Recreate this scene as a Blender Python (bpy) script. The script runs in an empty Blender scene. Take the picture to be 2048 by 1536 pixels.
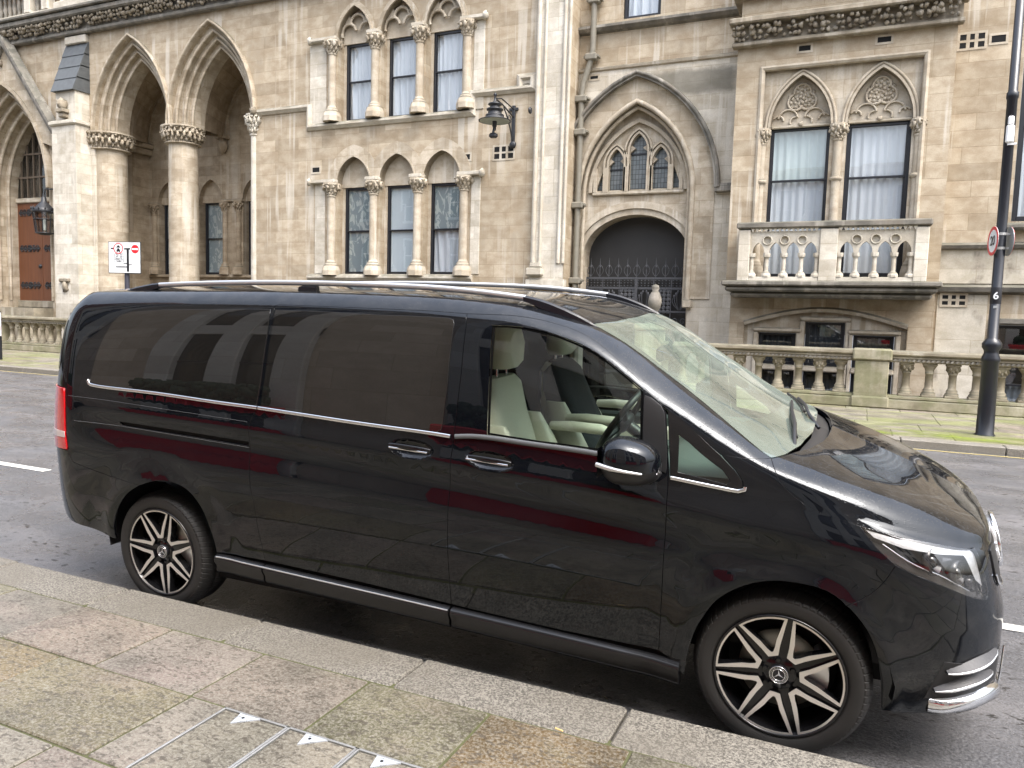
import bpy, math, random
import numpy as np
from mathutils import Vector, Matrix, geometry

# ------------------------------------------------------------------ camera, sky, sun, exposure
scene = bpy.context.scene
COL = scene.collection
CAM_POS = (3.62991, -3.15753, 1.78169)
CAM_YAW, CAM_PITCH, CAM_ROLL = 0.420306, -0.0877157, 0.0283316
cam_data = bpy.data.cameras.new("camera")
cam = bpy.data.objects.new("camera", cam_data)
COL.objects.link(cam)
def cam_matrix():
    cy, sy, cp, sp = math.cos(CAM_YAW), math.sin(CAM_YAW), math.cos(CAM_PITCH), math.sin(CAM_PITCH)
    f = Vector((-sy * cp, cy * cp, sp)); r = Vector((cy, sy, 0)); u = r.cross(f)
    c, s = math.cos(CAM_ROLL), math.sin(CAM_ROLL)
    r2 = c * r + s * u; u2 = -s * r + c * u
    m = Matrix((r2, u2, -f)).transposed().to_4x4(); m.translation = CAM_POS
    return m
cam.matrix_world = cam_matrix()
cam_data.sensor_fit = 'HORIZONTAL'; cam_data.sensor_width = 36.0
cam_data.lens = 1524.76 / 2048 * 36.0
cam_data.clip_start = 0.05; cam_data.clip_end = 500
scene.camera = cam

SUN_EL, SUN_AZ = math.radians(58), math.radians(118)
world = bpy.data.worlds.new("World"); scene.world = world; world.use_nodes = True
wn = world.node_tree.nodes; wl = world.node_tree.links
for n in list(wn): wn.remove(n)
sky = wn.new('ShaderNodeTexSky'); sky.sky_type = 'NISHITA'; sky.sun_disc = False
sky.sun_elevation = SUN_EL; sky.sun_rotation = SUN_AZ
sky.air_density = 1.0; sky.dust_density = 4.0; sky.ozone_density = 1.0
hsv = wn.new('ShaderNodeHueSaturation'); hsv.inputs['Saturation'].default_value = 0.50   # overcast: the blue is veiled
bg = wn.new('ShaderNodeBackground'); bg.inputs['Strength'].default_value = 0.15
wo = wn.new('ShaderNodeOutputWorld')
# an overcast sky is brightest overhead: weight the sky by elevation
tc = wn.new('ShaderNodeTexCoord'); sx = wn.new('ShaderNodeSeparateXYZ'); wl.new(tc.outputs['Generated'], sx.inputs[0])
mr = wn.new('ShaderNodeMapRange'); mr.inputs[1].default_value = 0.0; mr.inputs[2].default_value = 1.0; mr.inputs[3].default_value = 0.60; mr.inputs[4].default_value = 3.1; wl.new(sx.outputs[2], mr.inputs[0])
mu = wn.new('ShaderNodeVectorMath'); mu.operation = 'SCALE'; wl.new(hsv.outputs[0], mu.inputs[0]); wl.new(mr.outputs[0], mu.inputs['Scale'])
wl.new(sky.outputs[0], hsv.inputs['Color']); wl.new(mu.outputs[0], bg.inputs[0]); wl.new(bg.outputs[0], wo.inputs[0])
sun_data = bpy.data.lights.new("sun", 'SUN'); sun_data.energy = 0.5; sun_data.angle = math.radians(25)
sun_data.color = (1.0, 0.96, 0.90)
sun = bpy.data.objects.new("sun", sun_data); COL.objects.link(sun)
# weak veiled sun, high and along the street from the right, a little behind the camera
sun.rotation_euler = (math.radians(90) - SUN_EL, 0, math.radians(62))
scene.view_settings.view_transform = 'Standard'; scene.view_settings.look = 'None'
scene.view_settings.exposure = 1.05; scene.view_settings.gamma = 1.0
scene.view_settings.use_curve_mapping = False
try:
    scene.cycles.max_bounces = 8; scene.cycles.transparent_max_bounces = 16
    scene.cycles.caustics_reflective = False; scene.cycles.caustics_refractive = False
    scene.cycles.use_denoising = True
except Exception:
    pass
R = random.Random(7)

# ------------------------------------------------------------------ helpers
def tag(o, label=None, cat=None, group=None, kind=None):
    if label: o['label'] = label
    if cat: o['category'] = cat
    if group: o['group'] = group
    if kind: o['kind'] = kind
    return o
def empty(name, loc=(0, 0, 0), rot=(0, 0, 0), parent=None):
    o = bpy.data.objects.new(name, None); COL.objects.link(o)
    o.location = loc; o.rotation_euler = rot; o.parent = parent; o.empty_display_size = 0.2
    return o
def link(name, me, mat, parent=None):
    o = bpy.data.objects.new(name, me); COL.objects.link(o); o.parent = parent
    if mat and not me.materials: me.materials.append(mat)
    return o
def dup(o, parent, loc=None):
    c = o.copy(); COL.objects.link(c); c.parent = parent
    if loc is not None: c.location = loc
    return c
def dup_tree(o, parent=None, loc=None):
    c = dup(o, parent, loc)
    for ch in list(o.children): dup_tree(ch, c)
    return c

class MB:
    """collects faces and builds one mesh object"""
    def __init__(s): s.v = []; s.f = []; s.sm = []
    def add(s, verts, faces, smooth=False):
        b = len(s.v); s.v += [tuple(map(float, p)) for p in verts]
        s.f += [tuple(i + b for i in f) for f in faces]; s.sm += [smooth] * len(faces); return s
    def box(s, x0, x1, y0, y1, z0, z1, bev=0.0):
        if bev <= 0:
            v = [(x, y, z) for x in (x0, x1) for y in (y0, y1) for z in (z0, z1)]
            return s.add(v, [(0, 1, 3, 2), (4, 6, 7, 5), (0, 4, 5, 1), (2, 3, 7, 6), (0, 2, 6, 4), (1, 5, 7, 3)])
        b = min(bev, (x1 - x0) / 2.01, (y1 - y0) / 2.01, (z1 - z0) / 2.01)
        P = {}; v = []
        def pt(p):
            if p not in P: P[p] = len(v); v.append(p)
            return P[p]
        X = (x0, x1); Y = (y0, y1); Z = (z0, z1); f = []
        def c(i, j, k, a):   # corner point on the face normal to axis a
            x = X[i] + (b if i == 0 else -b) * (a != 0); y = Y[j] + (b if j == 0 else -b) * (a != 1); z = Z[k] + (b if k == 0 else -b) * (a != 2)
            return pt((x, y, z))
        for i in (0, 1):
            q = [c(i, 0, 0, 0), c(i, 1, 0, 0), c(i, 1, 1, 0), c(i, 0, 1, 0)]; f.append(q if i else q[::-1])
            q = [c(0, i, 0, 1), c(1, i, 0, 1), c(1, i, 1, 1), c(0, i, 1, 1)]; f.append(q[::-1] if i else q)
            q = [c(0, 0, i, 2), c(1, 0, i, 2), c(1, 1, i, 2), c(0, 1, i, 2)]; f.append(q if i else q[::-1])
        for i in (0, 1):
            for j in (0, 1):
                q = [c(i, j, 0, 0), c(i, j, 1, 0), c(i, j, 1, 1), c(i, j, 0, 1)]; f.append(q if i == j else q[::-1])
                q = [c(i, 0, j, 0), c(i, 1, j, 0), c(i, 1, j, 2), c(i, 0, j, 2)]; f.append(q if i != j else q[::-1])
                q = [c(0, i, j, 1), c(1, i, j, 1), c(1, i, j, 2), c(0, i, j, 2)]; f.append(q if i == j else q[::-1])
        for i in (0, 1):
            for j in (0, 1):
                for k in (0, 1):
                    q = [c(i, j, k, 0), c(i, j, k, 1), c(i, j, k, 2)]; f.append(q if (i + j + k) % 2 else q[::-1])
        return s.add(v, f)
    def prism(s, poly, y0, y1, front=True, back=True, smooth=False):
        """poly in (x,z), extruded along y"""
        n = len(poly)
        a = sum(poly[i][0] * poly[(i + 1) % n][1] - poly[(i + 1) % n][0] * poly[i][1] for i in range(n))
        if a < 0: poly = poly[::-1]
        v = [(x, y0, z) for x, z in poly] + [(x, y1, z) for x, z in poly]
        f = [(i + n, (i + 1) % n + n, (i + 1) % n, i)[::-1] for i in range(n)]
        f = [(i, (i + 1) % n, (i + 1) % n + n, i + n)[::-1] for i in range(n)]
        s.add(v, f, smooth)
        tri = geometry.tessellate_polygon([[Vector((x, z, 0)) for x, z in poly]])
        def orient(t):
            p, q, r = (poly[i] for i in t)
            return t if (q[0] - p[0]) * (r[1] - p[1]) - (r[0] - p[0]) * (q[1] - p[1]) > 0 else t[::-1]
        tri = [orient(tuple(t)) for t in tri]
        if front: s.add([(x, y0, z) for x, z in poly], tri)
        if back: s.add([(x, y1, z) for x, z in poly], [t[::-1] for t in tri])
        return s
    def strip(s, A, B, y0, y1, closed=False):
        """solid band between two polylines A (inner) and B (outer) in (x,z), between y0 (front) and y1"""
        n = len(A); v = [(x, y0, z) for x, z in A] + [(x, y0, z) for x, z in B] + [(x, y1, z) for x, z in A] + [(x, y1, z) for x, z in B]
        f = []
        for i in range(n if closed else n - 1):
            j = (i + 1) % n
            f += [(i, j, n + j, n + i)[::-1], (i, 2 * n + i, 2 * n + j, j)[::-1], (n + i, n + j, 3 * n + j, 3 * n + i)[::-1], (2 * n + i, 3 * n + i, 3 * n + j, 2 * n + j)[::-1]]
        if not closed:
            f += [(0, n, 3 * n, 2 * n), (n - 1, 3 * n - 1, 4 * n - 1, 2 * n - 1)]
        return s.add(v, f)
    def lathe(s, prof, c=(0, 0, 0), n=20, axis='z', mod=None, smooth=True, a0=0.0, cap=True):
        v = []; f = []; m = len(prof)
        for k in range(n):
            t = a0 + 2 * math.pi * k / n
            for i, (r, h) in enumerate(prof):
                rr = r * (mod(t, i, h) if mod else 1)
                a, b = rr * math.cos(t), rr * math.sin(t)
                p = {'z': (a, b, h), 'y': (a, h, b), 'x': (h, a, b)}[axis]
                v.append((c[0] + p[0], c[1] + p[1], c[2] + p[2]))
        for k in range(n):
            for i in range(m - 1):
                q = (k * m + i, ((k + 1) % n) * m + i, ((k + 1) % n) * m + i + 1, k * m + i + 1)
                f.append(q if axis != 'y' else q[::-1])
        s.add(v, f, smooth)
        for i, fl in ((0, True), (m - 1, False)) if cap else ():
            if prof[i][0] > 1e-4:
                q = tuple(k * m + i for k in range(n))
                if (axis == 'y'): fl = not fl
                s.add(v, [q[::-1] if fl else q], False)
        return s
    def tube(s, path, r, n=8, closed=False, flat=1.0):
        P = [Vector(p) for p in path]; m = len(P); v = []; f = []
        rr = r if isinstance(r, (list, tuple)) else [r] * m
        prev = None
        for i in range(m):
            if closed: t = P[(i + 1) % m] - P[i - 1]
            else: t = P[min(i + 1, m - 1)] - P[max(i - 1, 0)]
            t = t.normalized() if t.length > 1e-9 else Vector((0, 0, 1))
            if prev is None:
                up = Vector((0, 0, 1)) if abs(t.z) < 0.95 else Vector((0, 1, 0))
                a = t.cross(up).normalized()
            else:
                a = (prev - t * prev.dot(t))
                a = a.normalized() if a.length > 1e-6 else t.orthogonal().normalized()
            prev = a; b = t.cross(a)
            for k in range(n):
                w = 2 * math.pi * k / n
                v.append(P[i] + a * (rr[i] * math.cos(w)) + b * (rr[i] * flat * math.sin(w)))
        for i in range(m if closed else m - 1):
            for k in range(n):
                f.append((i * n + k, i * n + (k + 1) % n, ((i + 1) % m) * n + (k + 1) % n, ((i + 1) % m) * n + k)[::-1])
        s.add(v, f, True)
        if not closed:
            s.add(v[:n], [tuple(range(n))]); s.add(v[-n:], [tuple(range(n))[::-1]])
        return s
    def blob(s, c, r, seed=0, n=8, m=5, rough=0.25):
        rnd = random.Random(seed); v = [(c[0], c[1], c[2] - r[2])]; f = []
        for i in range(1, m):
            a = math.pi * i / m - math.pi / 2
            for k in range(n):
                t = 2 * math.pi * k / n; q = 1 + rnd.uniform(-rough, rough)
                v.append((c[0] + r[0] * q * math.cos(a) * math.cos(t), c[1] + r[1] * q * math.cos(a) * math.sin(t), c[2] + r[2] * q * math.sin(a)))
        v.append((c[0], c[1], c[2] + r[2])); L = len(v) - 1
        for k in range(n):
            f.append((0, 1 + (k + 1) % n, 1 + k)); f.append((L, L - n + k, L - n + (k + 1) % n))
            for i in range(m - 2):
                b = 1 + i * n; f.append((b + k, b + (k + 1) % n, b + n + (k + 1) % n, b + n + k))
        return s.add(v, f, True)
    def build(s, name, mat=None, parent=None, loc=None):
        me = bpy.data.meshes.new(name); me.from_pydata(s.v, [], s.f); me.update()
        me.polygons.foreach_set('use_smooth', s.sm); me.update()
        o = link(name, me, mat, parent)
        if loc is not None: o.location = loc
        return o

def inside(p, poly):
    x, y = p; c = False; n = len(poly); j = n - 1
    for i in range(n):
        if (poly[i][1] > y) != (poly[j][1] > y) and x < (poly[j][0] - poly[i][0]) * (y - poly[i][1]) / (poly[j][1] - poly[i][1]) + poly[i][0]: c = not c
        j = i
    return c
def cdt(outline, holes=(), pts=()):
    """triangles of a polygon with holes -> (verts2d, tris)"""
    V = []; Ed = []
    for lp in [outline] + list(holes):
        b = len(V); n = len(lp); V += [Vector(p) for p in lp]; Ed += [(b + i, b + (i + 1) % n) for i in range(n)]
    V += [Vector(p) for p in pts]
    r = geometry.delaunay_2d_cdt(V, Ed, [], 0, 1e-6)
    vv = [(p.x, p.y) for p in r[0]]; tris = []
    for t in r[2]:
        cx = sum(vv[i][0] for i in t) / 3; cy = sum(vv[i][1] for i in t) / 3
        if inside((cx, cy), outline) and not any(inside((cx, cy), h) for h in holes):
            a, b, c = (vv[i] for i in t)
            if (b[0] - a[0]) * (c[1] - a[1]) - (c[0] - a[0]) * (b[1] - a[1]) < 0: t = t[::-1]
            tris.append(tuple(t))
    return vv, tris
def area2(p): return sum(p[i][0] * p[(i + 1) % len(p)][1] - p[(i + 1) % len(p)][0] * p[i][1] for i in range(len(p)))
def wall(mb, outline, holes, y, depth, ret=0.0):
    """front sheet at y facing -y with openings; reveals go back by depth (one number or one per hole); ret: how far the outer edge returns"""
    vv, tr = cdt(outline, holes)
    mb.add([(a, y, b) for a, b in vv], tr)
    for k, h in enumerate(holes):
        d = depth[k] if isinstance(depth, (list, tuple)) else depth
        if d <= 0: continue
        if area2(h) < 0: h = h[::-1]
        n = len(h); v = [(a, y, b) for a, b in h] + [(a, y + d, b) for a, b in h]
        mb.add(v, [(i, i + n, (i + 1) % n + n, (i + 1) % n)[::-1] for i in range(n)])
    if ret:
        h = outline if area2(outline) > 0 else outline[::-1]; n = len(h)
        v = [(a, y, b) for a, b in h] + [(a, y + ret, b) for a, b in h]
        mb.add(v, [(i, i + n, (i + 1) % n + n, (i + 1) % n) for i in range(n)])
    return mb
def arch(cx, half, spring, rise, d=0.0, n=12):
    """pointed arch curve from left spring to right spring, offset outward by d"""
    Rr = (half * half + rise * rise) / (2 * half); c = Rr - half
    ap = math.acos(max(-1, min(1, c / (Rr + d)))) if Rr + d > c else 0
    L = [(cx + c - (Rr + d) * math.cos(ap * i / n), spring + (Rr + d) * math.sin(ap * i / n)) for i in range(n + 1)]
    Rt = [(2 * cx - x, z) for x, z in L[:-1]][::-1]
    return L + Rt
def arch_hole(cx, half, spring, rise, bottom, d=0.0, n=12):
    return [(cx - half - d, bottom)] + arch(cx, half, spring, rise, d, n) + [(cx + half + d, bottom)]
def arch_path(cx, half, spring, rise, d, bottom=None, n=12):
    p = arch(cx, half, spring, rise, d, n)
    if bottom is not None: p = [(p[0][0], bottom)] + p + [(p[-1][0], bottom)]
    return p
def ring(mb, cx, half, spring, rise, d0, d1, y0, y1, bottom=None, n=12):
    return mb.strip(arch_path(cx, half, spring, rise, d0, bottom, n), arch_path(cx, half, spring, rise, d1, bottom, n), y0, y1)
def roll(mb, cx, half, spring, rise, d, y, r, bottom=None, n=12, seg=8):
    return mb.tube([(x, y, z) for x, z in arch_path(cx, half, spring, rise, d, bottom, n)], r, seg)
def course(mb, path, prof, y):
    """moulding of profile [(out, up)...] swept along a 2D path (x,z) on the wall plane y; out is towards -y"""
    n = len(path); m = len(prof); v = []; f = []
    for i, (x, z) in enumerate(path):
        a = path[max(i - 1, 0)]; b = path[min(i + 1, n - 1)]
        def nrm(p, q):
            dx, dz = q[0] - p[0], q[1] - p[1]; l = math.hypot(dx, dz) or 1; return (-dz / l, dx / l)
        if 0 < i < n - 1:
            n1, n2 = nrm(a, path[i]), nrm(path[i], b); k = 1 + n1[0] * n2[0] + n1[1] * n2[1]
            nx, nz = ((n1[0] + n2[0]) / max(k, .2), (n1[1] + n2[1]) / max(k, .2))
        else: nx, nz = nrm(a, b)
        v += [(x + nx * u, y - o, z + nz * u) for o, u in prof]
    for i in range(n - 1):
        for k in range(m - 1):
            f.append((i * m + k, i * m + k + 1, (i + 1) * m + k + 1, (i + 1) * m + k)[::-1])
    mb.add(v, f); mb.add(v[:m], [tuple(range(m))]); mb.add(v[-m:], [tuple(range(m))[::-1]])
    return mb
STRING = [(-.02, -.10), (.05, -.09), (.10, -.03), (.13, .0), (.13, .05), (.05, .11), (-.02, .13)]
def text_mesh(txt, size, mat, name, parent, M, extrude=0.0008, bold=0.0):
    cu = bpy.data.curves.new(name, 'FONT'); cu.body = txt; cu.size = size; cu.align_x = 'CENTER'; cu.align_y = 'CENTER'; cu.extrude = extrude; cu.offset = bold
    to = bpy.data.objects.new(name + '_src', cu); COL.objects.link(to)
    dg = bpy.context.evaluated_depsgraph_get(); me = bpy.data.meshes.new_from_object(to.evaluated_get(dg))
    bpy.data.objects.remove(to); me.transform(M); me.materials.clear()
    return link(name, me, mat, parent)

# ------------------------------------------------------------------ materials
MATS = {}
class NT:
    def __init__(s, name):
        m = bpy.data.materials.new(name); m.use_nodes = True; s.m = m; s.n = m.node_tree.nodes; s.l = m.node_tree.links
        s.p = s.n['Principled BSDF']; s.out = s.n['Material Output']; MATS[name] = m
    def node(s, t, **k):
        o = s.n.new(t)
        for a, b in k.items(): setattr(o, a, b)
        return o
    def w(s, a, b): s.l.new(a, b)
    def val(s, sock, v):
        if hasattr(v, 'is_linked') or isinstance(v, bpy.types.NodeSocket): s.l.new(v, sock)
        else: sock.default_value = v
    def math(s, op, a, b=0.0, clamp=False):
        o = s.node('ShaderNodeMath', operation=op, use_clamp=clamp); s.val(o.inputs[0], a); s.val(o.inputs[1], b); return o.outputs[0]
    def mix(s, f, a, b, mode='MIX'):
        o = s.node('ShaderNodeMix', data_type='RGBA', blend_type=mode); s.val(o.inputs[0], f)
        for i, c in ((6, a), (7, b)):
            if isinstance(c, tuple): c = (*c, 1.0) if len(c) == 3 else c
            s.val(o.inputs[i], c)
        return o.outputs[2]
    def ramp(s, f, a, b, lo=0.0, hi=1.0):
        o = s.node('ShaderNodeMapRange', interpolation_type='SMOOTHSTEP'); s.val(o.inputs[0], f); o.inputs[1].default_value = a; o.inputs[2].default_value = b
        o.inputs[3].default_value = lo; o.inputs[4].default_value = hi; return o.outputs[0]
    def pos(s): return s.node('ShaderNodeNewGeometry').outputs['Position']
    def obj(s): return s.node('ShaderNodeTexCoord').outputs['Object']
    def scale(s, v, sc, off=(0, 0, 0)):
        o = s.node('ShaderNodeMapping'); s.w(v, o.inputs[0]); o.inputs['Scale'].default_value = sc; o.inputs['Location'].default_value = off; return o.outputs[0]
    def noise(s, v, sc=5.0, det=3.0, rough=0.55, dist=0.0):
        o = s.node('ShaderNodeTexNoise'); s.w(v, o.inputs['Vector']); o.inputs['Scale'].default_value = sc; o.inputs['Detail'].default_value = det
        o.inputs['Roughness'].default_value = rough; o.inputs['Distortion'].default_value = dist; return o.outputs['Fac']
    def voro(s, v, sc=5.0, feature='F1', out='Distance'):
        o = s.node('ShaderNodeTexVoronoi', feature=feature); s.w(v, o.inputs['Vector']); o.inputs['Scale'].default_value = sc; return o.outputs[out]
    def schlick(s, f0):
        lw = s.node('ShaderNodeLayerWeight'); lw.inputs[0].default_value = .5
        return s.math('ADD', f0, s.math('MULTIPLY', 1 - f0, s.math('POWER', lw.outputs['Facing'], 5.0)), True)
    def bump(s, h, strength=0.3, dist=0.01):
        o = s.node('ShaderNodeBump'); s.w(h, o.inputs['Height']); o.inputs['Strength'].default_value = strength; o.inputs['Distance'].default_value = dist
        s.w(o.outputs[0], s.p.inputs['Normal']); return o.outputs[0]
    def base(s, c): s.val(s.p.inputs['Base Color'], (*c, 1.0) if isinstance(c, tuple) else c)
    def set(s, **k):
        for a, b in k.items(): s.val(s.p.inputs[a.replace('_', ' ')], b)
        return s
def plain(name, col, rough=0.5, metal=0.0, ior=1.5, coat=0.0, var=0.0, vs=30.0, bump=0.0):
    t = NT(name); t.set(Roughness=rough, Metallic=metal, IOR=ior); t.set(**{'Coat_Weight': coat})
    if var > 0:
        nz = t.noise(t.pos(), vs, 4); t.base(t.mix(nz, tuple(c * (1 - var) for c in col), tuple(min(1, c * (1 + var)) for c in col)))
        if bump: t.bump(nz, bump, 0.01)
    else: t.base(col)
    return t.m

def stone(name, c1, c2, blocks=True, bw=0.95, bh=0.37, white=0.5, grime=0.5, seed=0.0, moss=0.0, mort=0.78, stain=None):
    t = NT(name); P = t.pos(); sep = t.node('ShaderNodeSeparateXYZ'); t.w(P, sep.inputs[0])
    com = t.node('ShaderNodeCombineXYZ'); t.w(t.math('ADD', sep.outputs[0], sep.outputs[1]), com.inputs[0]); t.w(sep.outputs[2], com.inputs[1])
    big = t.noise(t.scale(P, (.35, .35, .5), (seed, 0, 0)), 1.0, 3); mid = t.noise(t.scale(P, (1, 1, 1.6), (seed, 3, 0)), 2.3, 6, .6); fine = t.noise(P, 38, 4, .6)
    col = t.mix(t.ramp(mid, .33, .68), c1, c2)
    h = t.math('MULTIPLY', fine, .35)
    if blocks:
        b = t.node('ShaderNodeTexBrick', offset=.5, offset_frequency=2, squash=1.25, squash_frequency=3); t.w(t.scale(com.outputs[0], (1, 1, 1), (seed, .05, 0)), b.inputs['Vector'])
        b.inputs['Color1'].default_value = (.82, .805, .78, 1); b.inputs['Color2'].default_value = (1.13, 1.13, 1.13, 1); b.inputs['Mortar'].default_value = (mort, mort * .96, mort * .88, 1)
        b.inputs['Scale'].default_value = 1.0; b.inputs['Mortar Size'].default_value = .008; b.inputs['Mortar Smooth'].default_value = .3; b.inputs['Bias'].default_value = 0.0
        b.inputs['Brick Width'].default_value = bw; b.inputs['Row Height'].default_value = bh
        col = t.mix(1.0, col, b.outputs['Color'], 'MULTIPLY')
        h = t.math('SUBTRACT', h, t.math('MULTIPLY', b.outputs['Fac'], .6))
    # rain-washed white streaks and soot, both with shapes of their own
    st = t.noise(t.scale(P, (3.2, 3.2, .16), (seed, 0, 0)), 1.0, 3, .6); stf = t.noise(t.scale(P, (9, 9, .3)), 1.0, 3, .6)
    m = t.math('MULTIPLY', t.ramp(t.math('ADD', t.math('MULTIPLY', st, .7), t.math('MULTIPLY', stf, .3)), .51, .60), t.ramp(big, .40, .60))
    col = t.mix(t.math('MULTIPLY', m, white), col, (.66, .62, .54))
    m2 = t.math('MULTIPLY', t.ramp(t.noise(t.scale(P, (1.8, 1.8, .5), (3 + seed, 1, 2)), 1.0, 4, .65), .50, .70), t.ramp(mid, .40, .62))
    col = t.mix(t.math('MULTIPLY', m2, grime), col, (.14, .115, .085))
    g = t.node('ShaderNodeNewGeometry'); sn = t.node('ShaderNodeSeparateXYZ'); t.w(g.outputs['True Normal'], sn.inputs[0])
    top = t.math('MULTIPLY', t.ramp(sn.outputs[2], .35, .8), t.ramp(t.noise(P, 3.0, 4), .25, .6, .35, 1.0))
    col = t.mix(t.math('MULTIPLY', top, .8), col, (.10, .10, .075))
    if moss > 0:
        mm = t.math('MULTIPLY', t.ramp(t.noise(P, 2.2, 5, .65), .42, .62), moss); col = t.mix(mm, col, (.13, .14, .06))
    col = t.mix(t.ramp(fine, .3, .75, 0, .35), col, t.mix(.5, col, (.12, .09, .06)))
    if stain:     # a soot stain with its own outline
        x0, x1, z0, z1 = stain; wob = t.math('MULTIPLY', t.math('SUBTRACT', t.noise(P, 2.6, 4, .6), .5), .55)
        ax = t.math('ABSOLUTE', t.math('SUBTRACT', sep.outputs[0], (x0 + x1) / 2)); az = t.math('ABSOLUTE', t.math('SUBTRACT', sep.outputs[2], (z0 + z1) / 2))
        f = t.math('MULTIPLY', t.ramp(t.math('ADD', ax, wob), (x1 - x0) / 2 - .25, (x1 - x0) / 2 + .1, 1, 0), t.ramp(t.math('ADD', az, t.math('MULTIPLY', wob, .5)), (z1 - z0) / 2 - .12, (z1 - z0) / 2 + .1, 1, 0))
        col = t.mix(t.math('MULTIPLY', f, .8), col, t.mix(mid, (.10, .095, .075), (.20, .185, .15)))
    t.base(col); t.set(Roughness=.88); t.p.inputs['Specular IOR Level'].default_value = .25; t.bump(h, .35, .02)
    return t.m
S_WALL = stone('ashlar_stone', (.35, .28, .195), (.48, .41, .31), white=.55, grime=.30)
S_PALE = stone('pale_ashlar', (.50, .455, .375), (.66, .62, .54), white=.8, grime=.35, seed=4)
S_TRIM = stone('carved_stone', (.38, .32, .24), (.54, .48, .385), blocks=False, white=.6, grime=.45)
S_TRIMB = stone('moulded_stone', (.36, .30, .22), (.52, .455, .36), bw=.62, bh=.42, white=.55, grime=.40, seed=2)
S_WASH = stone('weathered_pale_stone', (.45, .40, .32), (.60, .56, .48), blocks=False, white=.6, grime=.5, seed=5)
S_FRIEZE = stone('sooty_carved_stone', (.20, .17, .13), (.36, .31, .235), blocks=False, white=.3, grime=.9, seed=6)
S_INNER = stone('porch_stone', (.30, .235, .16), (.43, .355, .26), white=.25, grime=.35, seed=8)
S_BALUS = stone('mossy_stone', (.21, .18, .135), (.345, .305, .23), blocks=False, white=.3, grime=.85, seed=1, moss=.10)
S_PLINTH = stone('mossy_plinth_stone', (.24, .22, .15), (.36, .33, .24), blocks=False, white=.2, grime=.8, seed=3, moss=.5)
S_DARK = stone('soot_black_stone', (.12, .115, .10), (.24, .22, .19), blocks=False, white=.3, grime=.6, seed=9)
S_GATE = stone('stained_pale_ashlar', (.47, .42, .335), (.62, .575, .49), white=.7, grime=.35, seed=4, stain=(-2.0, .45, 7.75, 8.42))
SLATE = plain('slate', (.085, .092, .095), .55, var=.35, vs=6, bump=.3)
BLACKP = plain('black_painted_timber', (.012, .013, .017), .35)
IRON = plain('black_iron', (.018, .019, .022), .45, var=.3, vs=20)
IRONG = plain('grey_gate_iron', (.060, .062, .068), .5, var=.3, vs=20)
LEADPIPE = plain('weathered_lead', (.19, .175, .14), .6, var=.3, vs=8)
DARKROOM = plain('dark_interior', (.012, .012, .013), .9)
GATEBOARD = plain('dark_gate_board', (.024, .023, .022), .6, var=.25, vs=2)
def _curtain(name, c1, c2, k):
    t = NT(name); P = t.pos(); nz = t.noise(t.scale(P, (8, 8, .5)), 1.0, 3); t.base(t.mix(nz, c1, c2)); t.set(Roughness=.95); return t.m
CURTAIN = _curtain('sheer_curtain', (.42, .455, .49), (.66, .69, .72), 1)
CURTAINB = _curtain('white_blind', (.46, .53, .57), (.54, .61, .65), 1)
CURTAING = _curtain('greenish_net_curtain', (.42, .50, .49), (.55, .62, .61), 1)
def _film():
    t = NT('peeling_window_film'); P = t.pos()
    a = t.noise(t.scale(P, (2.2, 2.2, 1.1)), 2.0, 3, .5, 1.6)
    m = t.ramp(a, .53, .56)
    t.base(t.mix(m, (.19, .24, .255), (.37, .41, .395))); t.set(Roughness=.6); return t.m
FILM = _film()
def glass(name, tint, ior=1.5, rough=0.0, extra=0.0):
    t = NT(name); t.n.remove(t.p)
    tr = t.node('ShaderNodeBsdfTransparent'); tr.inputs[0].default_value = (*tint, 1)
    gl = t.node('ShaderNodeBsdfGlossy'); gl.inputs['Roughness'].default_value = rough; gl.inputs[0].default_value = (1, 1, 1, 1)
    mx = t.node('ShaderNodeMixShader'); f = t.schlick(((ior - 1) / (ior + 1)) ** 2 * 1.8 + extra)
    t.w(f, mx.inputs[0]); t.w(tr.outputs[0], mx.inputs[1]); t.w(gl.outputs[0], mx.inputs[2]); t.w(mx.outputs[0], t.out.inputs[0]); return t.m
G_WIN = glass('window_glass', (.95, .97, .98), 1.5, .0, .06)
G_VAN = glass('green_tinted_glass', (.86, .935, .88), 1.5, 0, .0)
def _wsglass():
    t = NT('wet_painted_sheen_windscreen'); t.n.remove(t.p); P = t.obj()
    tr = t.node('ShaderNodeBsdfTransparent'); tr.inputs[0].default_value = (.72, .89, .79, 1)
    gl = t.node('ShaderNodeBsdfGlossy'); gl.inputs[0].default_value = (1, 1, 1, 1)
    sp = t.ramp(t.noise(P, 60, 4, .7), .48, .62); t.w(t.math('MULTIPLY', sp, .10), gl.inputs['Roughness'])
    df = t.node('ShaderNodeBsdfDiffuse'); df.inputs[0].default_value = (.44, .52, .45, 1)  # pale green diffuse film paints in the light reflected by the screen
    mx = t.node('ShaderNodeMixShader'); t.w(t.schlick(.13), mx.inputs[0]); t.w(tr.outputs[0], mx.inputs[1]); t.w(gl.outputs[0], mx.inputs[2])
    m2 = t.node('ShaderNodeMixShader'); t.w(t.math('MULTIPLY', t.ramp(t.noise(t.scale(P, (1.2, 3, 1.2)), 1.2, 3, .5, .3), .15, .85, .35, 1.0), .24), m2.inputs[0])
    t.w(mx.outputs[0], m2.inputs[1]); t.w(df.outputs[0], m2.inputs[2]); t.w(m2.outputs[0], t.out.inputs[0]); return t.m
G_SCREEN = _wsglass()
G_LAMP = glass('lamp_glass', (.75, .78, .76), 1.5, .05, .05)
G_CLEAR = glass('clear_lens', (.95, .95, .95), 1.5, 0, .03)
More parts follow.
